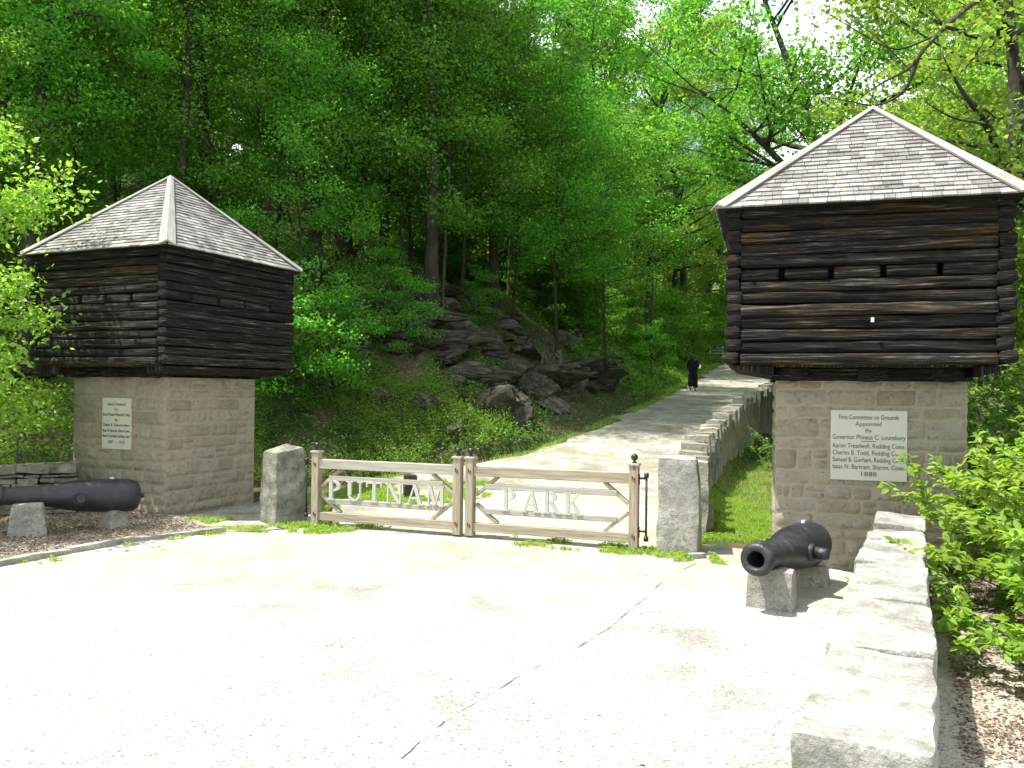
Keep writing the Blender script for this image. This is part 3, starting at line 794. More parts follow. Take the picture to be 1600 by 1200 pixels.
# kerb along the left bed and bed surfaces
KP = [(-9.6, 1.8), (-8.45, 3.6), (-7.0, 6.5), (-5.6, 9.1), (-5.28, 9.8), (-4.9, 10.6), (-3.95, 11.45)]
K_ = np.array(KP); sg = np.concatenate([[0], np.cumsum(np.linalg.norm(np.diff(K_, axis=0), axis=1))])
kb = tag(empty('kerb', (-5.6, 9.1, 0)), 'narrow granite kerb edging the leaf covered bed under the left cannon', 'kerb'); s = 0; i = 0
while s < sg[-1] - .05:
    l = min(.9 + .25 * math.sin(i * 2.3), sg[-1] - s)
    x, y = [np.interp(s + l / 2, sg, K_[:, k]) for k in (0, 1)]; x2, y2 = [np.interp(s + l, sg, K_[:, k]) for k in (0, 1)]
    V, Fc = rough_box(l - .01, .13, .20, .05, .006, 5, 50 + i, rnd=.012, edge=.01)
    V = xf(V, Matrix.Translation((x + 5.6, y - 9.1, -.12)) @ Matrix.Rotation(math.atan2(y2 - y, x2 - x), 4, 'Z'))
    mesh('kerb_stone', V, Fc, M['cap_stone'], kb, True); s += l; i += 1
def bed(name, pts, z, m):
    """flat polygon sheet triangulated as a fan-free ngon"""
    o = mesh(name, [(x, y, z) for x, y in pts], [tuple(range(len(pts)))], m); o['kind'] = 'structure'; return o
bed('planting_bed', [(-9.65, 1.9), (-8.5, 3.6), (-7.05, 6.5), (-5.65, 9.15), (-5.33, 9.85), (-4.95, 10.62), (-4.0, 11.5), (-4.9, 12.6), (-6.6, 13.3), (-12, 12), (-14, 3)], .045, M['gravel_bed'])
sv, sf = [], []
for i in range(24):
    y = 11.45 + i * .19; xa = np.interp(y, [11.45, 12.6, 14.6, 16], [-4.05, -5.2, -4.5, -4.6]); xb_ = np.interp(y, [11.45, 12, 13, 16], [-3.6, -2.85, -3.0, -3.5])
    for j in range(13):
        x = xa + (xb_ - xa) * j / 12; sv.append((x, y, hz(x, y) + .022))
        if i < 23 and j < 12: a_ = i * 13 + j; sf.append((a_, a_ + 1, a_ + 14, a_ + 13))
o = mesh('side_path', sv, sf, M['gravel_grey'], None, True); o['kind'] = 'structure'
# ---------------------------------------------------------------- cannons
def cannon(loc, rz, pitch, label, seed):
    c = tag(empty('cannon', loc, rz), label, 'cannon', 'old iron cannons beside the walls')
    c.rotation_euler = (pitch, 0, rz)
    # muzzle at -y ; the trunnions at the origin
    prof = [(-1.02, .0), (-1.02, .0)]
    n = 36
    ring = [(-.55, .012), (-.55, .070), (-.985, .074), (-1.0, .076), (-1.012, .082), (-1.012, .122), (-1.0, .140), (-.975, .150), (-.945, .151), (-.925, .143), (-.918, .130), (-.905, .128),
            (-.895, .134), (-.875, .134), (-.865, .122), (-.80, .117), (-.55, .127), (-.35, .145), (-.22, .170), (-.10, .196), (.05, .213), (.25, .224), (.45, .230), (.60, .229), (.70, .218), (.755, .19), (.785, .14), (.795, .07), (.797, .004)]
    V, Fc = [], []
    for (y, r) in ring:
        for k in range(n): a = k / n * 2 * math.pi; V.append((r * math.cos(a), y, r * math.sin(a)))
    for i in range(len(ring) - 1):
        for k in range(n): Fc.append((i * n + k, i * n + (k + 1) % n, (i + 1) * n + (k + 1) % n, (i + 1) * n + k))
    Fc.append(tuple(range(n)))
    br = mesh('barrel', V, Fc, M['cannon_iron'], c, True)
    for sx in (-1, 1):
        b = MB(); b.tube([(sx * .15, 0, -.01), (sx * .235, 0, -.01)], .085, 20); b.tube([(sx * .23, 0, -.01), (sx * .36, 0, -.01), (sx * .365, 0, -.01)], [.058, .058, .05], 20)
        o = b.build('trunnion', M['cannon_iron'], c, False)
        for p in o.data.polygons: p.use_smooth = len(p.vertices) == 4
    b = MB(); b.tube([(0, .79, 0), (0, .81, 0), (0, .825, 0), (0, .84, 0), (0, .855, 0), (0, .86, 0)], [.045, .03, .035, .042, .03, .008], 16); b.build('cascabel', M['cannon_iron'], c, True)
    b = MB(); b.box((0, .42, .235), (.035, .05, .035)); b.build('vent_block', M['pale_pipe'], c)
    return c
def wedge_stone(loc, rz, s, label, seed, taper, m='granite'):
    V, Fc = rough_box(s[0], s[1], s[2] + .1, .04, .012, 5., seed, taper=taper, rnd=.02, edge=.03); V[:, 2] -= .1
    return tag(mesh('support_stone', V, Fc, M[m], None, True, loc=loc, rot=(0, 0, rz)), label, 'stone block', 'stone blocks the cannons rest on')
# right one: muzzle toward the viewer's left
rm = Vector((2.17, 7.40, .515)); rb = Vector((3.24, 8.90, .42)); d = rb - rm
cannon(tuple(rm + d * (1.02 / 1.82)), math.atan2(-d.x, d.y), math.atan2(d.z, math.hypot(d.x, d.y)), 'black iron cannon with its open muzzle facing out, below the committee plaque', 1)
wedge_stone((2.42, 7.72, 0), R(-28), (.44, .26, .385), 'tapered granite block under the muzzle end of the right cannon', 61, .12)
wedge_stone((3.10, 8.66, 0), R(-28), (.42, .26, .22), 'low stone block under the breech of the right cannon', 62, .1)
lm = Vector((-6.95, 10.45, .60)); lb = Vector((-5.22, 11.72, .47)); d = lb - lm; d = d.normalized() * 2.0
lm = lb - d
cannon(tuple(lb - d.normalized() * .80), math.atan2(-d.x, d.y), math.atan2(d.z, math.hypot(d.x, d.y)), 'black iron cannon lying side on in front of the left blockhouse', 2)
wedge_stone((-6.28, 10.85, .03), R(28), (.46, .34, .44), 'upright granite block under the middle of the left cannon, nearest the photo edge', 63, .22)
wedge_stone((-5.50, 11.52, .03), R(60), (.36, .34, .27), 'low granite block under the breech of the left cannon', 64, .3)
# ---------------------------------------------------------------- pipe barrier far up the drive
bx, by = col_at(1119, 60); bz = hz(bx, by)
pb = tag(empty('pipe_barrier', (bx, by, bz)), 'small pale metal barrier on the grass far beyond the person', 'barrier')
b = MB()
for x in (-.46, .46): b.tube([(x, 0, -.1), (x, 0, 1.15)], .04, 8)
b.build('post', M['pale_pipe'], pb)
b = MB()
for z in (.62, .82, 1.02): b.tube([(-.46, 0, z), (.46, 0, z)], .03, 8)
b.build('rail', M['pale_pipe'], pb)
# ---------------------------------------------------------------- leaves and trees
def leaf_quads(C, L, rs, upness=1.0, width=.62, out=None, fold=.16):
    n = len(C)
    N_ = rs.normal(size=(n, 3)) * .55; N_[:, 2] += upness; N_ /= np.linalg.norm(N_, axis=1)[:, None]
    T_ = rs.normal(size=(n, 3)); T_[:, 2] -= .35
    if out is not None: T_ += out * 1.2
    T_ -= N_ * np.sum(T_ * N_, 1)[:, None]; T_ /= np.linalg.norm(T_, axis=1)[:, None] + 1e-9
    S_ = np.cross(N_, T_); l = (L * rs.uniform(.65, 1.25, n))[:, None]; w = l * width / 2
    V = np.empty((n, 4, 3)); V[:, 0] = C; V[:, 1] = C + T_ * l * .45 + S_ * w + N_ * w * fold * 2; V[:, 2] = C + T_ * l; V[:, 3] = C + T_ * l * .45 - S_ * w + N_ * w * fold * 2
    return V.reshape(-1, 3), np.arange(n * 4).reshape(-1, 4)
def limb_path(p0, az, up, L, rs, n=7, curve=.25):
    P = [np.array(p0, float)]; d = np.array([math.cos(az) * math.cos(up), math.sin(az) * math.cos(up), math.sin(up)])
    for i in range(n - 1):
        d = d + rs.normal(size=3) * .13 + np.array([0, 0, curve / n]); d /= np.linalg.norm(d)
        P.append(P[-1] + d * L / (n - 1))
    return np.array(P)
def make_tree(name, seed, H, cb, Rr, tr, nleaf, L, lm, bm_, flat=.45, limbs=26, spread=.42, stems=None, sparse=0., upr=(.15, .8), shape=None, subs=5, cs=.34):
    """trunk with limbs as one mesh, foliage as another; returns the Empty"""
    rs = np.random.RandomState(seed); root = empty(name)
    wood = MB(); cl = []; 
    if stems is None:
        k = np.linspace(0, 1, 9); w = np.cumsum(rs.normal(size=(9, 2)) * .045 * H / 9 * 3, axis=0) * (k[:, None])
        stems = [(np.column_stack([w[:, 0], w[:, 1], -.3 + (H + .3) * k]), tr * (1 - .88 * k) * (1 + .5 * np.exp(-k * 25)))]
    main = stems[0]
    for P, r in stems: wood.tube(P, r, 9, cap=False)
    shape = shape or (lambda t: .35 + .65 * math.sin(math.pi * min(1, .18 + t * .80)))
    for i in range(limbs):
        P, r = stems[i % len(stems)]
        t = rs.uniform(0, 1) if len(stems) > 1 else (i + rs.uniform(0, 1)) / limbs
        z = cb + (P[-1][2] - .2 - cb) * t
        if z < P[0][2] + .2: z = P[0][2] + (P[-1][2] - P[0][2]) * rs.uniform(.4, 1)
        p0 = np.array([np.interp(z, P[:, 2], P[:, 0]), np.interp(z, P[:, 2], P[:, 1]), z]); r0 = float(np.interp(z, P[:, 2], r)) * .6
        tt = (z - cb) / max(.1, H - cb)
        az = i * 2.399 + rs.uniform(-.5, .5); Ll = Rr * shape(tt) * rs.uniform(.75, 1.15)
        Q = limb_path(p0, az, upr[0] + (upr[1] - upr[0]) * tt + rs.uniform(-.15, .15), Ll, rs)
        wood.tube(Q, np.linspace(max(r0, .018), .008, len(Q)), 5, cap=False)
        for j in range(subs):
            f = rs.uniform(.25, 1); q0 = np.array([np.interp(f * 6, np.arange(7), Q[:, a]) for a in range(3)])
            l2 = Ll * spread * rs.uniform(.5, 1.1) * (1.15 - .5 * f)
            S = limb_path(q0, az + rs.choice([-1, 1]) * rs.uniform(.3, 1.3), rs.uniform(-.1, .55), l2, rs, 4, .1)
            wood.tube(S, np.linspace(.014, .004, 4), 3, cap=False)
            for c in S[1:]: cl.append((c, l2))
        cl.append((Q[-1], Ll * spread))
    cl = [c for c in cl if rs.rand() > sparse]
    C = np.array([c for c, _ in cl]); per = max(1, nleaf // len(C))
    dens = rs.uniform(.35, 1.65, len(C)); idx = np.repeat(np.arange(len(C)), np.maximum(1, (per * dens)).astype(int))
    sg = np.array([cs * (.6 + .5 * l / max(.4, Rr * spread)) for _, l in cl])[idx]
    off = rs.normal(size=(len(idx), 3)) * sg[:, None]; off[:, 2] *= flat
    V, Fq = leaf_quads(C[idx] + off, L, rs, upness=.55, out=off / (sg[:, None] + 1e-6) * .5)
    wood.build('trunk', M[bm_], root, True)
    mesh('crown', V, Fq, M[lm], root)
    return root
def copy_tree(o, parent=None):
    c = o.copy(); col.objects.link(c); c.parent = parent
    for ch in list(o.children): copy_tree(ch, c)
    return c
used = set()
def place(proto, x, y, s=1., rz=None, label=None, cat='tree', group=None, dz=0., z=None):
    if proto.name in used: o = copy_tree(proto)
    else: o = proto; used.add(proto.name)
    o.location = (x, y, (hz(x, y) if z is None else z) + dz)
    o.rotation_euler = (0, 0, random.uniform(0, 6.28) if rz is None else rz); o.scale = (s, s, s * 1.0)
    tag(o, label, cat, group); return o
T1 = make_tree('broadleaf_tree', 11, 17, 3.0, 4.2, .20, 26000, .135, 'leaf_wood', 'bark_brown', limbs=34)
T2 = make_tree('broadleaf_tree', 12, 15, 3.5, 4.6, .17, 26000, .14, 'leaf_light', 'bark_brown', flat=.5, limbs=28, upr=(.2, 1.0))
T3 = make_tree('broadleaf_tree', 13, 19, 5, 4.6, .24, 27000, .14, 'leaf_wood', 'bark_brown', flat=.5, limbs=32, upr=(.2, 1.0))
F1 = make_tree('distant_tree', 14, 16, 2.0, 4.4, .2, 15000, .24, 'leaf_wood', 'bark_brown', limbs=26)
F2 = make_tree('distant_tree', 15, 15, 2.0, 4.2, .2, 14000, .24, 'leaf_light', 'bark_brown', limbs=24)
U1 = make_tree('understory_maple', 21, 5.6, .9, 2.3, .05, 13000, .115, 'leaf_wood', 'bark_grey', flat=.5, limbs=24, upr=(-.05, .6), cs=.28)
U2 = make_tree('understory_maple', 22, 7.4, 1.6, 2.7, .06, 15000, .125, 'leaf_light', 'bark_grey', flat=.5, limbs=24, upr=(-.05, .5), cs=.32)
U3 = make_tree('leafy_sapling', 23, 3.2, .3, 1.25, .03, 5000, .10, 'leaf_wood', 'bark_brown', flat=.4, limbs=16, cs=.22)
G1 = 'tall trees of the dense hillside wood'; G2 = 'small maples under the taller trees'; G3 = 'far trees closing off the wood'
rs_ = np.random.RandomState(77)
def near_any(x, y, L, d): return any((x - a) ** 2 + (y - b) ** 2 < d * d for a, b in L)
spots = []
def P2(x, y): return 800 + F * x / y
T4 = make_tree('high_crowned_tree', 16, 19, 8.5, 4.2, .21, 20000, .135, 'leaf_wood', 'bark_brown', flat=.5, limbs=26, upr=(.2, 1.0))
# trees the photo shows one by one: pixel of the trunk's foot
NT_ = [(488, 486, T4, 1., 'brown trunked tree just right of the left blockhouse roof'), (672, 500, T4, 1., 'stout trunked tree rising from the rocks near the photo centre'),
       (908, 452, T4, .85, 'slim straight dark trunk left of the forked tree on the bank'), (598, 424, T1, .8, 'thin tree between the two stout trunks above the rocky slope')]
for px, py, pr, s, lb in NT_:
    x, y, z = hit(px, py); spots.append((x, y)); place(pr, x, y, s, label=lb, group=None)
for px, d, pr, s, lb in [(36, 19.2, T4, .85, 'dark trunk at the far left behind the bright near foliage'), (270, 21.2, T4, .70, 'left trunk of the two close together above the left roof'), (320, 23.5, T4, .95, 'right and stouter trunk of the two close together above the left roof'),
                         (535, 28, T4, 1., 'tree set back in the wood behind the brown trunked one'), (770, 30, T4, .9, 'shaded tree deep in the wood above the boulders')]:
    x, y = col_at(px, d); spots.append((x, y)); place(pr, x, y, s, label=lb)
# forked tree above the bank, the big limbed tree behind the right roof, the tree at the right edge
def stem(pts, r0, r1):
    P = np.array(pts, float); k = np.linspace(0, 1, 14); t = np.linspace(0, 1, len(P))
    Q = np.column_stack([np.interp(k, t, P[:, i]) for i in range(3)])
    for _ in range(2): Q[1:-1] = (Q[:-2] + 2 * Q[1:-1] + Q[2:]) / 4
    return Q, np.linspace(r0, r1, 14)
fk = make_tree('forked_tree', 31, 15, 7., 4.2, .3, 30000, .15, 'leaf_wood', 'bark_brown', limbs=34, flat=.3, sparse=.12,
    stems=[stem([(0, 0, -.4), (.1, 0, 3), (.0, .1, 5.4), (.5, .1, 7.2), (.9, 0, 9.5), (1.7, -.1, 12), (2.2, 0, 15)], .36, .05), stem([(0, .1, 4.9), (-.9, .1, 6.6), (-1.2, .2, 8.2), (-2., 0, 11), (-2.9, .2, 14)], .22, .04), stem([(.45, .1, 7.0), (.2, .3, 9), (.0, .2, 11.5), (-.3, .1, 14)], .18, .03)])
x, y, z = hit(987, 528); spots.append((x, y)); place(fk, x, y, 1., 0., 'stout tree forking into two limbs above the bank behind the person')
bl = make_tree('limbed_tree', 32, 15, 6.5, 4.6, .3, 21000, .15, 'leaf_wood', 'bark_brown', limbs=32, flat=.45, sparse=.22,
    stems=[stem([(0, 0, -.4), (.05, 0, 4), (-.1, 0, 7.6), (-.3, 0, 9.2), (-.7, 0, 10.6), (-1.5, .1, 12.8), (-2.4, 0, 15)], .28, .04), stem([(-.1, 0, 7.5), (-1.3, .1, 8.8), (-2.4, .1, 9.9), (-3.8, .1, 11)], .14, .03)], cs=.38)
x, y = col_at(1288, 25); spots.append((x, y)); place(bl, x, y, 1., 0., 'thinly leaved tree with bent limbs behind the right blockhouse peak')
re_ = make_tree('leaning_tree', 33, 12, 5.5, 4.4, .3, 20000, .13, 'leaf_light', 'bark_brown', limbs=30, flat=.3, sparse=.25,
    stems=[stem([(0, 0, -.4), (.0, 0, 3.4), (.1, 0, 5.6), (.55, .05, 7), (.35, .0, 8.6), (.1, 0, 11)], .27, .06), stem([(.1, 0, 4.9), (.9, .1, 6.2), (1.6, .2, 7.6), (2.2, .1, 9.6)], .17, .04)], cs=.36, upr=(.0, .7))
x, y = col_at(1548, 15.5); spots.append((x, y)); place(re_, x, y, 1., 0., 'forked trunk at the right edge above the right blockhouse eave')
# the bare bough reaching in at the top right belongs to that tree
bb = MB(); rb_ = random.Random(4)
def pxp(px, py, d):
    c, s = math.cos(R(.6)), math.sin(R(.6)); u, v = px - 800, 600 - py; u, v = u * c - v * s, v * c + u * s
    return np.array([u / F * d, d, EYE + (v + 10) / F * d])
def bough(pts, r0, r1):
    W = [pxp(a, b, 12.6 + k) - np.array([x, y, hz(x, y)]) for a, b, k in pts]
    Q, r = stem(W, r0, r1); bb.tube(Q, r, 7, cap=False)
bough([(1640, -60, 1.5), (1530, -12, .6), (1468, 52, .2), (1440, 78, 0), (1428, 108, 0), (1390, 120, -.2), (1350, 148, -.4)], .055, .010)
bough([(1436, 90, 0), (1424, 128, .1), (1408, 150, .2), (1370, 168, .3), (1338, 158, .4), (1290, 150, .5)], .03, .007)
bough([(1468, 52, .2), (1400, 82, .3), (1330, 40, .6), (1280, 10, .8)], .02, .006)
bough([(1600, 175, 2.), (1560, 186, 1.8), (1520, 192, 1.5), (1480, 180, 1.), (1448, 158, .8)], .03, .008)
bough([(1560, 186, 1.8), (1545, 172, 1.6), (1500, 150, 1.4), (1470, 128, 1.2)], .016, .005)
bough([(1436, 90, 0), (1470, 92, 0), (1484, 86, 0), (1488, 60, 0)], .012, .004)
bough([(1425, 110, 0), (1380, 62, .1), (1350, 40, .2), (1320, 20, .2)], .012, .004)
bb.build('bare_bough', M['bark_brown'], re_, True)

# the rest of the wood
def fill(x0, x1, y0, y1, step, ok, choose, group, s0=.8, s1=1.15, avoid=2.2, lab=None, cat='tree'):
    X = np.arange(x0, x1, step)
    for a in X:
        for b in np.arange(y0, y1, step):
            x, y = a + rs_.uniform(-.42, .42) * step, b + rs_.uniform(-.42, .42) * step
            if not ok(x, y) or near_any(x, y, spots, avoid): continue
            spots.append((x, y)); pr, l2 = choose(x, y); place(pr, x, y, rs_.uniform(s0, s1), label=l2, group=group, cat=cat)
def hd(x, y): return float(hill_dist(np.array([x]), np.array([y]))[0][0])
def inview(x, y, m=250): return y > 5 and -m < P2(x, y) < 1600 + m
def okT(x, y):
    d = hd(x, y)
    if not inview(x, y) or d < 3.2: return False
    px = P2(x, y)
    if 430 < px < 1000 and y < 27.5: return False
    return y < 47
U4 = make_tree('slender_maple', 24, 10.5, 2.8, 3.3, .07, 22000, .12, 'leaf_wood', 'bark_brown', flat=.5, limbs=30, upr=(.0, .9), cs=.36)
for px, d, s in [(430, 25.5, .95), (560, 24.5, .95), (622, 25.5, .95), (690, 24.5, .9), (640, 28.5, 1.05), (720, 27.5, .95), (800, 29.5, 1.), (870, 28.5, .9), (470, 21.5, .7), (945, 33, .9), (390, 22, .9), (120, 21, .95), (10, 20, .9), (180, 24.5, 1.1), (180, 30, 1.)]:
    x, y = col_at(px, d); spots.append((x, y)); place(U4, x, y, s, label='slender maple standing between the stout trunks on the slope', group='slender maples on the slope')
lt = 'tall broadleaf tree among the dense hillside wood'
fill(-34, 24, 22, 47, 7.4, okT, lambda x, y: ([T1, T2, T3, T1][rs_.randint(4)], lt), G1)
def okU(x, y):
    d = hd(x, y); px = P2(x, y)
    if not inview(x, y, 150) or d < 2.0 or y > 40: return False
    if 440 < px < 1010 and y < 29.5: return False
    if math.hypot(x + 5.84, y - 14.12) < 5: return False
    return True
lu = 'small layered maple growing under the taller hillside trees'
fill(-26, 14, 17, 40, 3.5, okU, lambda x, y: ([U1, U2, U1][rs_.randint(3)], lu), G2, .8, 1.2, 1.5)
def okF(x, y):
    if not inview(x, y, 120): return False
    return x < ip(XL, y) - 2 if y < 92 else True
lf = 'distant tree closing off the back of the wood'
fill(-62, 75, 48, 110, 8.5, okF, lambda x, y: ([F1, F2, F1][rs_.randint(3)], lf), G3, .8, 1.2)
# right of the drive
def okR(x, y):
    px = P2(x, y); xr = ip(XR, y)
    if not inview(x, y, 260) or x < xr + 3.0: return False
    if px < 1290 + max(0, (30 - y)) * 6 and y < 40: return False
    if math.hypot(x - 4.33, y - 10.38) < 5.5: return False
    return not (1130 < px < 1440 and y > 26 and (int(x * 3) % 3 == 0))
lr = 'broadleaf tree on the lower ground behind the right blockhouse'
fill(8, 44, 17, 62, 6.2, okR, lambda x, y: ([T2, T3][rs_.randint(2)] if y < 38 else [F1, F2][rs_.randint(2)], lr), 'trees behind the right blockhouse', .65, .95)
def okRU(x, y):
    px = P2(x, y)
    if not inview(x, y, 200) or x < ip(XR, y) + 2.6 or y > 46: return False
    if px < 1262 + max(0, (26 - y)) * 9: return False
    return math.hypot(x - 4.33, y - 10.38) > 4.6
lru = 'low leafy maple filling the gap behind the right blockhouse'
fill(6, 34, 12, 46, 4.0, okRU, lambda x, y: ([U1, U2, U2][rs_.randint(3)], lru), 'small maples behind the right blockhouse', .7, 1.05, 1.4)
for k, (px, d, pr, s) in enumerate([(930, 48, T2, 1.15), (1012, 46, T3, 1.1), (1068, 57, T3, 1.15), (1300, 48, T2, .8), (1050, 56, T2, 1.35), (1105, 68, T3, 1.35), (1150, 74, T1, 1.5)]):
    x, y = col_at(px, d); place(pr, x, y, s, label='tall tree closing the canopy over the top of the drive', group='tall trees over the top of the drive')
for k, (px, d, pr, s) in enumerate([(1225, 40, T2, .6), (1330, 44, T2, .6), (1430, 33, T2, .8), (1475, 27, T2, .95), (1520, 36, T3, 1.), (1600, 30, T2, 1.05), (1660, 22, T2, .95), (1450, 20, U2, 1.15), (1545, 21, U2, 1.2), (1390, 24, U2, 1.1), (1600, 17, U2, .9)]):
    x, y = col_at(px, d); place(pr, x, y, s, label='light green tree rising behind the right blockhouse roof', group='light green trees behind the right roof')
for k in range(60):
    y = rs_.uniform(34, 68); x = ip(XL, y) - rs_.uniform(1.4, 13)
    place(U3, x, y, rs_.uniform(.6, 1.3), label='leafy sapling on the far bank left of the drive', group='saplings on the far bank', cat='sapling')
# around the far barrier and behind the left blockhouse
for px, d, pr, s, lb in [(1045, 64, U2, 1.5, 'round green maple on the far bank left of the pipe barrier'), (1098, 66, U2, 1.7, 'light green maple directly behind the pipe barrier'), (1150, 70, U2, 1.7, 'light green maple showing just left of the right blockhouse logs'),
                         (1185, 62, U1, 1.6, 'maple beyond the top of the drive'), (1075, 78, T2, 1., 'pale tall tree far behind the person'), (1020, 56, U1, 1.2, 'small maple at the bend of the bank above the person')]:
    x, y = col_at(px, d); place(pr, x, y, s, label=lb)
for k, (px, py, s) in enumerate([(520, 640, .8), (560, 560, .7), (455, 660, .9), (640, 560, .6), (965, 470, .9), (1010, 520, .8), (750, 515, .5), (850, 500, .8), (905, 505, .8), (600, 520, .6)]):
    x, y, z = hit(px, py); place(U3, x, y, s * 1.1, label='leafy sapling on the rocky slope between the blockhouses', group='saplings on the rocky slope', cat='sapling')
# near foliage at the left edge
nf = make_tree('near_tree', 41, 5.2, 1.2, 2.0, .06, 17000, .095, 'leaf_bush', 'bark_grey', limbs=26, flat=.6, spread=.45, cs=.22, upr=(-.1, .7))
nx, ny = col_at(-142, 11.4); nt = place(nf, nx, ny, 1.03, 0.4, 'bright green young tree leaning in at the left edge in front of the blockhouse')
nf2 = make_tree('near_shrub', 42, 2.1, .4, 1.15, .03, 3200, .085, 'leaf_bush', 'bark_grey', limbs=14, flat=.3, cs=.16, upr=(-.2, .4))
nx, ny = col_at(-8, 12.9); place(nf2, nx, ny + .6, .95, 1., 'low leafy shrub beside the left face of the left pier', 'shrub')
# tall shade trees standing beyond the left edge of the view
for x, y, pr, s in [(-12.2, 13.6, T1, .62), (-11.5, 18.0, T3, .72)]:
    place(pr, x, y, s, label='shade tree at the left edge casting shade on the bed and left blockhouse', group='shade trees at the left edge')
# big bush at the right edge, made of arching leafy shoots
def bush(name, seed, n_sh, H, Rr, L, nl, m, loc, label, cat='bush', cl=.05):
    rs = np.random.RandomState(seed); root = empty(name, loc); w = MB(); Cs = []; Os = []
    for i in range(n_sh):
        az = rs.uniform(0, 6.28); up = rs.uniform(.25, 1.45); l = (H * math.sin(up) + Rr * math.cos(up)) * rs.uniform(.75, 1.1)
        P = limb_path((rs.uniform(-.25, .25), rs.uniform(-.25, .25), 0), az, min(1.5, up + .3), l, rs, 8, -.6)
        w.tube(P, np.linspace(.012, .003, 8), 4, cap=False)
        for j in range(7):
            f = rs.uniform(.3, 1); q = np.array([np.interp(f * 7, np.arange(8), P[:, a]) for a in range(3)])
            S = limb_path(q, az + rs.uniform(-1.4, 1.4), rs.uniform(-.1, .9), rs.uniform(.18, .42), rs, 4, .1); w.tube(S, [.004, .003, .003, .002], 3, cap=False)
            for t in rs.uniform(.1, 1.05, nl):
                c = np.array([np.interp(min(t, 1) * 3, np.arange(4), S[:, a]) for a in range(3)]); Cs.append(c + rs.normal(size=3) * cl * .4); Os.append(S[-1] - S[0])
    C = np.array(Cs); O = np.array(Os); O /= np.linalg.norm(O, axis=1)[:, None] + 1e-6
    rs2 = np.random.RandomState(seed + 1); n = len(C)
    N_ = rs2.normal(size=(n, 3)) * .5; N_[:, 2] += 1; N_ /= np.linalg.norm(N_, axis=1)[:, None]
    T_ = rs2.normal(size=(n, 3)) * .8 + O * .9; T_[:, 2] += .1; T_ -= N_ * np.sum(T_ * N_, 1)[:, None]; T_ /= np.linalg.norm(T_, axis=1)[:, None]
    S_ = np.cross(N_, T_); l = (L * rs2.uniform(.6, 1.25, n))[:, None]; ww = l * .26
    V = np.empty((n, 8, 3)); dr = N_ * l * .10
    V[:, 0] = C; V[:, 1] = C + T_ * l * .35 + S_ * ww * .9 + dr * .8; V[:, 2] = C + T_ * l * .70 + S_ * ww * .8 + dr * .5; V[:, 3] = C + T_ * l - dr * .8
    V[:, 4] = C + T_ * l * .70 - S_ * ww * .8 + dr * .5; V[:, 5] = C + T_ * l * .35 - S_ * ww * .9 + dr * .8; V[:, 6] = C + T_ * l * .35; V[:, 7] = C + T_ * l * .70
    b = np.arange(n)[:, None] * 8
    Fq = np.concatenate([b + np.array([[0, 1, 2, 7]]), b + np.array([[0, 7, 4, 5]])], 0)
    F3 = np.concatenate([b + np.array([[7, 2, 3, 3]]), b + np.array([[7, 3, 4, 4]])], 0)
    faces = [tuple(f) for f in Fq] + [tuple(f[:3]) if f[2] == f[3] else (f[0], f[1], f[2]) for f in F3]
    w.build('stem', M['bark_grey'], root, True)
    mesh('foliage', V.reshape(-1, 3), faces, M[m], root, True)
    return tag(root, label, cat)
bush('leafy_bush', 51, 105, 1.75, 1.25, .095, 36, 'leaf_bush', (4.86, 6.5, 0), 'big bright green leafy bush spilling in at the right edge beyond the low wall')
bush('leafy_bush', 52, 60, .95, .85, .09, 30, 'leaf_bush', (4.0, 5.35, 0), 'lower bright green bush at the right edge nearest the camera')
bush('leafy_bush', 57, 70, 1.5, 1.1, .09, 30, 'leaf_bush', (5.35, 7.7, 0), 'bright green bush at the right edge just behind the big one, against the right pier')
bush('shade_shrub', 53, 50, 2.1, 1.7, .10, 22, 'leaf_wood', (7.3, 10.4, 0), 'darker green shrub behind the bright bush right of the right pier')
bush('shade_shrub', 54, 50, 2.4, 1.6, .10, 22, 'leaf_light', (8.9, 13.2, 0), 'tall light green shrub filling in under the right blockhouse corner')
bush('wall_shrub', 55, 16, .9, .7, .08, 9, 'leaf_under', (6.7, 21.0, hz(6.7, 21.)), 'dark low shrub between the retaining wall and the right pier')
bush('wall_shrub', 56, 18, 1.4, 1.0, .09, 9, 'leaf_under', (-7.6, 15.9, hz(-7.6, 15.9)), 'dark shrub on the slope behind the left end of the dry stone wall')
# ---------------------------------------------------------------- boulders of the outcrop
BP = [boulder((1, 1, 1), s, 30, 9) for s in (21, 22, 23, 24, 25, 26)]
bmesh_ = []
for i, (V, Fc) in enumerate(BP):
    for mm in ('boulder_rock', 'boulder_pale'):
        o = mesh('boulder', V, Fc, M[mm], None, True); weld(o); bmesh_.append(o.data); bpy.data.objects.remove(o)
def rock(px, py, r, k, rz, label, m=0, sink=.43, tilt=0., d=None, group=None):
    if d is None: x, y, z = hit(px, py)
    else: x, y = col_at(px, d); z = hz(x, y)
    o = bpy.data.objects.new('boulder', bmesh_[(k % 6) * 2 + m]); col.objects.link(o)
    s = y / F; o.scale = (r[0] * s * .9, r[1] * s * .9, r[2] * s * .72); o.rotation_euler = (tilt, tilt * .6, rz)
    o.location = (x, y, z + r[2] * s * (1 - sink * 2)); tag(o, label, 'boulder', group); return o
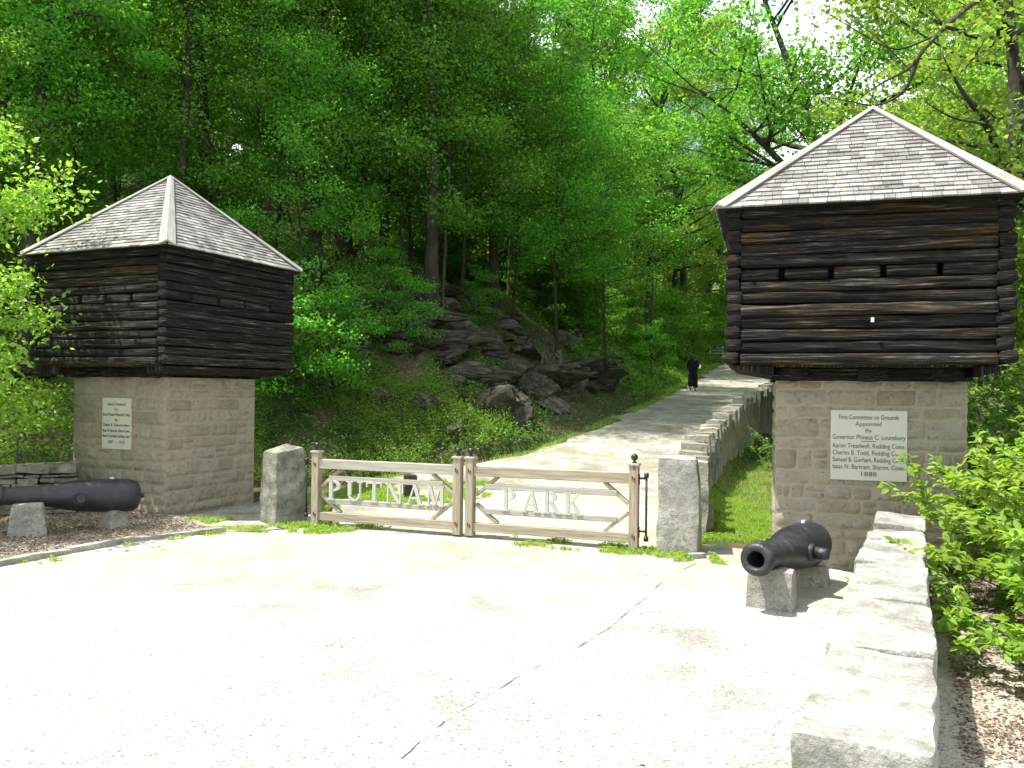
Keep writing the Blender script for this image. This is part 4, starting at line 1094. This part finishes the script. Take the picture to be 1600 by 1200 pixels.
RK = [(775, 645, (62, 55, 50), 0, .4, 'largest lichened boulder at the foot of the rocky bank', 0), (800, 655, (36, 30, 42), 3, 1.9, 'dark upright rock leaning on the right of the largest boulder', 0),
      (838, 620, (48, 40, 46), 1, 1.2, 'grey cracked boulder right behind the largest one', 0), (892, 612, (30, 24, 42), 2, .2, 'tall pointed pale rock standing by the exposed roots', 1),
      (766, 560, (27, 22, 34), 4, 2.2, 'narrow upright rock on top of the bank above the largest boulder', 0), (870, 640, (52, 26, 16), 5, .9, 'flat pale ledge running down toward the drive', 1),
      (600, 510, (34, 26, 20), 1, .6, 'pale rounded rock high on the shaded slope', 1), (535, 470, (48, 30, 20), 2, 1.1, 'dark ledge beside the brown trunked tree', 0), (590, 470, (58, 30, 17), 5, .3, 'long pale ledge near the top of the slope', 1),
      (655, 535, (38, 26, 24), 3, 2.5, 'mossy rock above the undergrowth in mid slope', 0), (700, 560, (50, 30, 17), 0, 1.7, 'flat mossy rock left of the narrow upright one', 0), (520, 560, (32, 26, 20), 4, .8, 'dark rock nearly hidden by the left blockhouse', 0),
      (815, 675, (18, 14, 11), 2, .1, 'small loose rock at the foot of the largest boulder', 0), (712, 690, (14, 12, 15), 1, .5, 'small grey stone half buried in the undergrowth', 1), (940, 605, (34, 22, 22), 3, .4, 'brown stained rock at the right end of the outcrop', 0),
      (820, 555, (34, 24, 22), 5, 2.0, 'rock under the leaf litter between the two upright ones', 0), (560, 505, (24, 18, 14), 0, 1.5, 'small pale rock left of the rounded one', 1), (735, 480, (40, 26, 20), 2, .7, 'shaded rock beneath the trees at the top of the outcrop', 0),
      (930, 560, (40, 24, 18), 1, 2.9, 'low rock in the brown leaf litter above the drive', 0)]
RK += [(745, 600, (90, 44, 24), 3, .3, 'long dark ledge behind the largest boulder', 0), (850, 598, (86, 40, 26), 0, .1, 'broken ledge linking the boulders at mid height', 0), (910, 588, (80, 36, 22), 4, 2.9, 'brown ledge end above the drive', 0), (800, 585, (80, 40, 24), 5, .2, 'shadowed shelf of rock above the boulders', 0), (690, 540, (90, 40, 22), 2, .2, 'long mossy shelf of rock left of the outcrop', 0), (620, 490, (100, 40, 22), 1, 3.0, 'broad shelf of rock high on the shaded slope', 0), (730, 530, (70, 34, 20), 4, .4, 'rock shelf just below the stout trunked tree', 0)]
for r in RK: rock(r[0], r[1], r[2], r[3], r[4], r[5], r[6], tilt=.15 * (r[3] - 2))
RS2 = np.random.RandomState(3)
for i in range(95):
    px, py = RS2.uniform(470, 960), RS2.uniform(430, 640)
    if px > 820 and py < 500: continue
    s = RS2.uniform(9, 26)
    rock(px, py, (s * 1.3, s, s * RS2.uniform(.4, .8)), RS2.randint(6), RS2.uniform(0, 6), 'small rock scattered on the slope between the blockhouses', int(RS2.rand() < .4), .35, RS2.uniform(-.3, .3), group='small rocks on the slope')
rock(1535, 655, (38, 24, 22), 2, .4, 'pale boulder among the shrubs right of the right pier', 1, .1, d=15)
rock(60, 690, (36, 26, 22), 3, .4, 'grey rock on the shaded slope behind the dry stone wall', 0, .2, d=18.5)
# exposed roots by the tall pointed rock
rt = MB(); x0, y0, z0 = hit(862, 575); rr = np.random.RandomState(8)
for i in range(14):
    P = limb_path((rr.uniform(-.5, .4), rr.uniform(-.1, .3), .45 + rr.uniform(-.1, .15)), rr.uniform(3.6, 5.6), rr.uniform(-1.2, -.2), rr.uniform(.5, 1.2), rr, 6, -.5)
    rt.tube(P, np.linspace(.022, .006, 6), 5, cap=False)
o = rt.build('exposed_roots', M['bark_grey'], None, True, loc=(x0, y0 - .35, z0)); tag(o, 'tangle of bare roots hanging over a hollow left of the tall pointed rock', 'roots')
# ---------------------------------------------------------------- ground cover
def scatter(n, xr, yr, ok, seed):
    rs = np.random.RandomState(seed); X = rs.uniform(*xr, n); Y = rs.uniform(*yr, n); m = ok(X, Y, rs); X, Y = X[m], Y[m]
    return X, Y, height(X, Y, False)
def nz2(X, Y, f, s): return fbm(np.stack([X * f, Y * f, X * 0], 1), s, 3)
def px_of(X, Y): return 800 + F * X / Y
def plants(name, X, Y, Z, per, r, h, L, m, seed, label, cat):
    rs = np.random.RandomState(seed); n = len(X); sc = rs.uniform(.5, 1.3, n)
    idx = np.repeat(np.arange(n), per); a = rs.uniform(0, 6.28, len(idx)); q = np.sqrt(rs.rand(len(idx)))
    C = np.stack([X[idx] + np.cos(a) * q * r * sc[idx], Y[idx] + np.sin(a) * q * r * sc[idx], Z[idx] + h * sc[idx] * (1.05 - q * .6) * rs.uniform(.2, 1, len(idx))], 1)
    V, Fq = leaf_quads(C, L, rs, upness=.8)
    return tag(mesh(name, V, Fq, M[m]), label, cat, kind='stuff')
def okv(X, Y, rs):
    d, _ = hill_dist(X, Y); px = px_of(X, Y); n = nz2(X, Y, .42, 21)
    brown = ((px > 800) & (px < 990) & (Y < 33)) | ((px > 560) & (px < 800) & (d > 3.2) & (d < 9))
    return (d > -.15) & (d < 16) & (px > -60) & (px < 1210) & (n + rs.uniform(-.4, .4, len(X)) > np.where(brown, .30, -.40 + .02 * np.maximum(d - 4, 0)))
X, Y, Z = scatter(30000, (-16, 16), (13.3, 46), okv, 5)
plants('undergrowth', X, Y, Z, 15, .26, .42, .085, 'leaf_under', 6, 'low green undergrowth covering the hillside between and behind the blockhouses', 'undergrowth')
def okv3(X, Y, rs):
    d, _ = hill_dist(X, Y); px = px_of(X, Y)
    return ((d > .2) | (X > ip(XR, Y) + 1.5)) & (px > 880) & (px < 1620) & (Y > 30 - 8 * (px > 1230)) & (nz2(X, Y, .3, 9) > -.5)
X, Y, Z = scatter(40000, (2, 60), (20, 95), okv3, 55)
plants('far_undergrowth', X, Y, Z, 10, .5, .75, .17, 'leaf_under', 56, 'green undergrowth on the far bank and on the ground beyond the retaining wall', 'undergrowth')
def okv2(X, Y, rs):
    d, _ = hill_dist(X, Y); px = px_of(X, Y)
    return (d > -.1) & (d < 3.4) & (px > 380) & (px < 800) & (nz2(X, Y, .8, 5) > -.15)
X, Y, Z = scatter(7000, (-7, 4), (15, 24), okv2, 15)
plants('tall_weeds', X, Y, Z, 34, .15, .62, .048, 'leaf_light', 16, 'taller light green weeds along the foot of the slope behind the left gate', 'weeds')
def okl(X, Y, rs):
    d, _ = hill_dist(X, Y); px = px_of(X, Y)
    return ((d > -.3) & (d < 12) & (px > 430) & (px < 1030)) & (rs.rand(len(X)) < .9)
X, Y, Z = scatter(60000, (-8, 10), (16, 36), okl, 7); rs = np.random.RandomState(1)
X2, Y2, Z2_ = scatter(60000, (1.5, 5.5), (1.8, 9.6), lambda X, Y, r: (X > 1.52 + (Y - 2.82) * .49 + .1) & (px_of(X, Y) < 1700), 9)
kx = lambda Y: np.interp(Y, K_[:, 1], K_[:, 0])
X3, Y3, Z3 = scatter(30000, (-9, -3.6), (6.5, 13), lambda X, Y, r: (X < kx(Y) - .05 - np.maximum(0, Y - 11.4) * 1.) & (px_of(X, Y) > -60), 10); Z3 = Z3 * 0 + .05
X4, Y4, Z4 = scatter(420, (-6, 3.6), (4.5, 12), lambda X, Y, r: (X > ip(XL, Y)) & (X < ip(XR, Y)), 12)
C = np.concatenate([np.stack(a, 1) for a in ((X, Y, Z + .03), (X2, Y2, Z2_ + .04), (X3, Y3, Z3 + .01), (X4, Y4, Z4 + .03))])
Ls = np.concatenate([np.full(len(X), .06), np.full(len(X2), .034), np.full(len(X3), .036), np.full(len(X4), .022)])
V, Fq = leaf_quads(C, Ls, rs, upness=1.6, width=.6, fold=.3); tag(mesh('leaf_litter', V, Fq, M['dead_leaf']), 'dry brown leaf litter on the bank, the beds and beside the low wall', 'leaf litter', kind='stuff')
def blades(X, Y, Z, h, rs, w=.006):
    n = len(X); a = rs.uniform(0, 6.28, n); l = h * rs.uniform(.5, 1.3, n); b = rs.uniform(.1, .7, n) * l; c2 = a + rs.uniform(-1, 1, n) + 1.57
    P = np.stack([X, Y, Z], 1); wv = np.stack([np.cos(a), np.sin(a), a * 0], 1) * w; t = np.stack([np.cos(c2) * b, np.sin(c2) * b, l], 1)
    V = np.stack([P - wv, P + wv, P + t * .55 + wv * .8 + np.array([0, 0, .1]) * l[:, None], P + t], 1)
    return V.reshape(-1, 3), np.arange(n * 4).reshape(-1, 4)
def okg(X, Y, rs):
    xr = ip(XR, Y); n = nz2(X, Y, 1.1, 30); n2 = nz2(X, Y, 3., 31)
    wallx = np.interp(Y, P_[:, 1], P_[:, 0])
    lawn = (X > np.where(Y > 11.6, wallx + .15, 2.42)) & (Y > 10.5 + .3 * n) & (px_of(X, Y) < 1330) & (Y < 32)
    lawn &= (n2 > -.55 + .9 * np.clip((11.6 - Y) / 1.4, 0, 1))
    rg = (Y > 10.42 - (X - 1.60) * .366 - .34 - .20 * n2) & (Y < 10.42 - (X - 1.60) * .366 + .15 + .2 * n2) & (X > .05) & (X < 2.5) & (n2 + (X - .3) * .25 > -.05)
    lg = (np.hypot((X + 2.9) / 1.15, (Y - 11.78) / .34) < 1 + .35 * n2) & (n2 > -.2)
    ig = (np.hypot((X + 1.6) / 1.5, (Y - 14.6) / .9) < 1 + .4 * n) & (n2 > -.1)
    ie = (np.hypot((X + 2.9) / 1.0, (Y - 15.2) / 1.8) < 1 + .3 * n2)
    kb_ = (np.abs(X - kx(Y) - .16) < .14 + .10 * n) & (Y < 11.3) & (Y > 6) & (n2 > .32)
    bs = (X < kx(Y) - .2) & (X > -5.3) & (Y > 11.7) & (Y < 12.6) & (n2 > .35)
    far = (Y > 34) & (Y < 66) & (X > ip(XL, Y) - 6) & (X < ip(XL, Y) - .2) & (rs.rand(len(X)) < 1)
    edge = (np.abs(X - ip(XL, Y) + .1) < .22) & (Y > 16) & (Y < 40) & (n > -.3)
    rs_strip = (X > 1.52 + (Y - 2.82) * .49 + .15) & (Y < 6) & (n2 > .42) & (px_of(X, Y) < 1700)
    return lawn | rg | lg | ig | ie | kb_ | bs | far | edge | rs_strip
Xa, Ya, Za = scatter(900000, (-8, 14), (3, 66), okg, 40)
near = Ya < 13; rs = np.random.RandomState(41)
Xb, Yb, Zb = scatter(330000, (-6, 4.2), (6, 15.5), okg, 43)
Xa, Ya, Za = np.concatenate([Xa, Xb]), np.concatenate([Ya, Yb]), np.concatenate([Za, Zb])
V, Fq = blades(Xa, Ya, Za + .0, np.where(Ya < 11.9, .05, .08), rs, .005); tag(mesh('grass', V, Fq, M['grass_blade']), 'short bright grass on the lawn and in tufts along the gate and gravel edges', 'grass', kind='stuff')
# clover like broad leaves in the grass beside the gate
m = (np.random.RandomState(2).rand(len(Xb)) < .22); C = np.stack([Xb[m], Yb[m], Zb[m] + .05], 1); V, Fq = leaf_quads(C, .04, rs, 1.6, .85)
tag(mesh('clover', V, Fq, M['leaf_bush']), 'broad leaved clover among the grass around the gate and on the lawn', 'clover', kind='stuff')
# loose gravel: pebbles on the forecourt
n = 6500; rs = np.random.RandomState(50); Yp = 2.2 + (rs.rand(n) ** 1.5) * 10; Xp = rs.uniform(-.62, .5, n) * Yp
m = (Xp > ip(XL, Yp) + .1) & (Xp < ip(XR, Yp) - .05); Xp, Yp = Xp[m], Yp[m]; n = len(Xp); Zp = height(Xp, Yp, False) + .014
O6 = np.array([(1, 0, 0), (0, 1, 0), (-1, 0, 0), (0, -1, 0), (0, 0, .7), (0, 0, -.5)], float); F6 = np.array([(0, 1, 4), (1, 2, 4), (2, 3, 4), (3, 0, 4)])
sz = rs.uniform(.003, .009, n) * np.where(rs.rand(n) < .02, 2.2, 1); a = rs.uniform(0, 6.28, n); st = rs.uniform(.6, 1.5, n)
Vp = np.empty((n, 6, 3))
for i in range(6):
    xx, yy = O6[i, 0] * sz * st, O6[i, 1] * sz
    Vp[:, i, 0] = Xp + xx * np.cos(a) - yy * np.sin(a); Vp[:, i, 1] = Yp + xx * np.sin(a) + yy * np.cos(a); Vp[:, i, 2] = Zp + O6[i, 2] * sz
Fp = (np.arange(n)[:, None, None] * 6 + F6[None]).reshape(-1, 3)
t = NT('pebble'); t.set(Base_Color=t.ramp(t.isl, [(0, (.16, .15, .13)), (.4, (.34, .32, .28)), (.8, (.5, .48, .43))]), Roughness=.9); M['pebble'] = t.m
tag(mesh('loose_gravel', Vp.reshape(-1, 3), Fp, M['pebble']), 'loose grey pebbles strewn over the bright gravel forecourt', 'gravel', kind='stuff')
# worn seam crossing the forecourt from the right pillar toward the viewer
sp_ = np.array([(2.15, 9.75), (1.55, 8.6), (1.02, 7.4), (.55, 6.55), (.05, 5.75), (-.35, 5.05), (-.62, 4.5)]); k = np.linspace(0, 6, 140)
sx_, sy_ = np.interp(k, range(7), sp_[:, 0]), np.interp(k, range(7), sp_[:, 1]); sx_ += .03 * fbm(np.stack([k * 2, k * 0, k * 0], 1), 3, 3)
wd = np.maximum(.002, .0035 + .007 * fbm(np.stack([k * 6, k * 0 + 4, k * 0], 1), 5, 3))
V = np.concatenate([np.stack([sx_ - wd, sy_, height(sx_, sy_, False) + .028], 1), np.stack([sx_ + wd, sy_, height(sx_, sy_, False) + .028], 1)]); q = np.arange(139)
simple('seam_dirt', (.30, .29, .24), .95, var=.5, scale=40, bump=.5)
o = mesh('gravel_seam', V, np.stack([q, q + 140, q + 141, q + 1], 1), M['seam_dirt']); o['kind'] = 'structure'
# ---------------------------------------------------------------- the walker on the drive
def skin(name, verts, edges, rad, m, parent, sub=2):
    me = bpy.data.meshes.new(name); me.from_pydata(verts, edges, []); o = bpy.data.objects.new(name, me); col.objects.link(o); o.parent = parent
    md = o.modifiers.new('skin', 'SKIN'); md.use_smooth_shade = True
    for i, r in enumerate(rad):
        v = me.skin_vertices[0].data[i]; v.radius = r if hasattr(r, '__len__') else (r, r)
    me.skin_vertices[0].data[0].use_root = True
    s = o.modifiers.new('sub', 'SUBSURF'); s.levels = s.render_levels = sub
    me.materials.append(m); return o
wx, wy = col_at(1075, 38.0); wx += .22; wz = hz(wx, wy) + .02
pr = tag(empty('person', (wx, wy, wz), R(-14)), 'person in black top and trousers walking away up the drive reading a paper', 'person')
body = skin('body', [(0, 0, .90), (0, 0, 1.05), (0, .01, 1.25), (0, 0, 1.38), (0, 0, 1.44), (0, .015, 1.50), (0, .02, 1.57), (0, .02, 1.63),
    (.085, 0, .86), (.10, .10, .48), (.11, -.02, .10), (.12, .10, .03), (-.085, 0, .86), (-.10, -.04, .48), (-.10, -.26, .14), (-.10, -.18, .05),
    (.18, 0, 1.36), (.23, .02, 1.10), (.17, .24, 1.10), (.14, .30, 1.12), (-.18, 0, 1.36), (-.23, .0, 1.08), (-.13, .22, 1.08), (-.08, .28, 1.10)],
    [(0, 1), (1, 2), (2, 3), (3, 4), (4, 5), (5, 6), (6, 7), (0, 8), (8, 9), (9, 10), (10, 11), (0, 12), (12, 13), (13, 14), (14, 15), (3, 16), (16, 17), (17, 18), (18, 19), (3, 20), (20, 21), (21, 22), (22, 23)],
    [(.15, .11), (.13, .10), (.15, .10), (.12, .08), .05, .07, .095, .07, .09, .06, .04, .035, .09, .06, .04, .035, .05, .042, .032, .025, .05, .042, .032, .025], M['skin'], pr)
skin('jacket', [(0, 0, .80), (0, 0, 1.02), (0, .01, 1.26), (0, 0, 1.37), (0, 0, 1.42), (.18, 0, 1.355), (.235, .02, 1.10), (.18, .21, 1.10), (-.18, 0, 1.355), (-.235, 0, 1.08), (-.14, .20, 1.08)],
    [(0, 1), (1, 2), (2, 3), (3, 4), (3, 5), (5, 6), (6, 7), (3, 8), (8, 9), (9, 10)], [(.25, .19), (.225, .175), (.22, .16), (.15, .11), .07, .075, .066, .055, .075, .066, .055], M['black_cloth'], pr)
skin('trousers', [(0, 0, .98), (0, 0, .86), (.09, .0, .80), (.105, .09, .47), (.115, -.02, .12), (-.09, 0, .80), (-.105, -.05, .47), (-.10, -.24, .17)],
    [(0, 1), (1, 2), (2, 3), (3, 4), (1, 5), (5, 6), (6, 7)], [(.19, .15), (.20, .16), .14, .125, .13, .14, .125, .125], M['black_cloth'], pr)
skin('hair', [(0, -.03, 1.37), (0, -.035, 1.50), (0, .0, 1.60), (0, .02, 1.68)], [(0, 1), (1, 2), (2, 3)], [(.11, .06), (.13, .09), (.14, .12), (.07, .07)], M['brown_hair'], pr)
for a, b_ in (((.115, -.04, .05), (.125, .13, .04)), ((-.10, -.28, .10), (-.10, -.14, .04))):
    skin('shoe', [a, b_], [(0, 1)], [.055, .045], M['shoe_grey'], pr, 1)
cz, sz_ = math.cos(R(-14)), math.sin(R(-14))
pp_ = MB(); V, Fc = rough_box(.30, .22, .004, .05, .004, 4, 3, rnd=.001)
mesh('paper_sheet', V, Fc, M['white_paper'], None, True, loc=(wx + .20 * cz - .30 * sz_, wy + .20 * sz_ + .30 * cz, wz + 1.13), rot=(R(48), R(8), R(-14)))
tag(bpy.data.objects['paper_sheet'], 'white sheet of paper held up by the walking person', 'paper')
# ---------------------------------------------------------------- light, sky, camera
az, el = math.atan2(-1.0, -.18), R(67)
sd = Vector((math.sin(az) * math.cos(el), math.cos(az) * math.cos(el), math.sin(el)))
sl = bpy.data.lights.new('sun', 'SUN'); sl.energy = 5.0; sl.angle = R(.53); sl.color = (1., .965, .90)
so = bpy.data.objects.new('sun', sl); col.objects.link(so); so.rotation_euler = sd.to_track_quat('Z', 'Y').to_euler()
w = bpy.data.worlds.new('World'); scn.world = w; w.use_nodes = True; nt = w.node_tree; bg = nt.nodes['Background']
sk = nt.nodes.new('ShaderNodeTexSky'); sk.sky_type = 'NISHITA'; sk.sun_disc = False; sk.sun_elevation = el; sk.sun_rotation = az; sk.dust_density = 1.5
tc = nt.nodes.new('ShaderNodeTexCoord'); mp = nt.nodes.new('ShaderNodeMapping'); mp.inputs['Scale'].default_value = (1, 1, 2.2); mp.inputs['Location'].default_value = (.3, .1, 0)
nt.links.new(tc.outputs['Generated'], mp.inputs[0]); no = nt.nodes.new('ShaderNodeTexNoise'); no.inputs['Scale'].default_value = 2.6; no.inputs['Detail'].default_value = 7; no.inputs['Roughness'].default_value = .55
nt.links.new(mp.outputs[0], no.inputs['Vector']); cr = nt.nodes.new('ShaderNodeValToRGB'); cr.color_ramp.elements[0].position = .44; cr.color_ramp.elements[1].position = .56
nt.links.new(no.outputs['Fac'], cr.inputs[0]); mx = nt.nodes.new('ShaderNodeMix'); mx.data_type = 'RGBA'
nt.links.new(cr.outputs[0], mx.inputs[0]); nt.links.new(sk.outputs[0], mx.inputs[6]); mx.inputs[7].default_value = (9.5, 9.8, 10.2, 1)
nt.links.new(mx.outputs[2], bg.inputs[0]); bg.inputs[1].default_value = .12
cd = bpy.data.cameras.new('camera'); cam = bpy.data.objects.new('camera', cd); col.objects.link(cam); scn.camera = cam
cd.sensor_width = 36; cd.lens = F / 1600 * 36; cd.clip_start = .05; cd.clip_end = 1000
mw = Matrix.Translation((0, 0, EYE)) @ Matrix.Rotation(math.pi / 2 + math.atan(10 / F), 4, 'X') @ Matrix.Rotation(R(.6), 4, 'Z')
cam.matrix_world = mw
scn.view_settings.view_transform = 'Standard'; scn.view_settings.look = 'None'; scn.view_settings.exposure = .97; scn.view_settings.gamma = 1
scn.cycles.max_bounces = 7; scn.cycles.transmission_bounces = 4; scn.cycles.diffuse_bounces = 4; scn.cycles.glossy_bounces = 2
scn.cycles.use_adaptive_sampling = True; scn.cycles.use_denoising = True
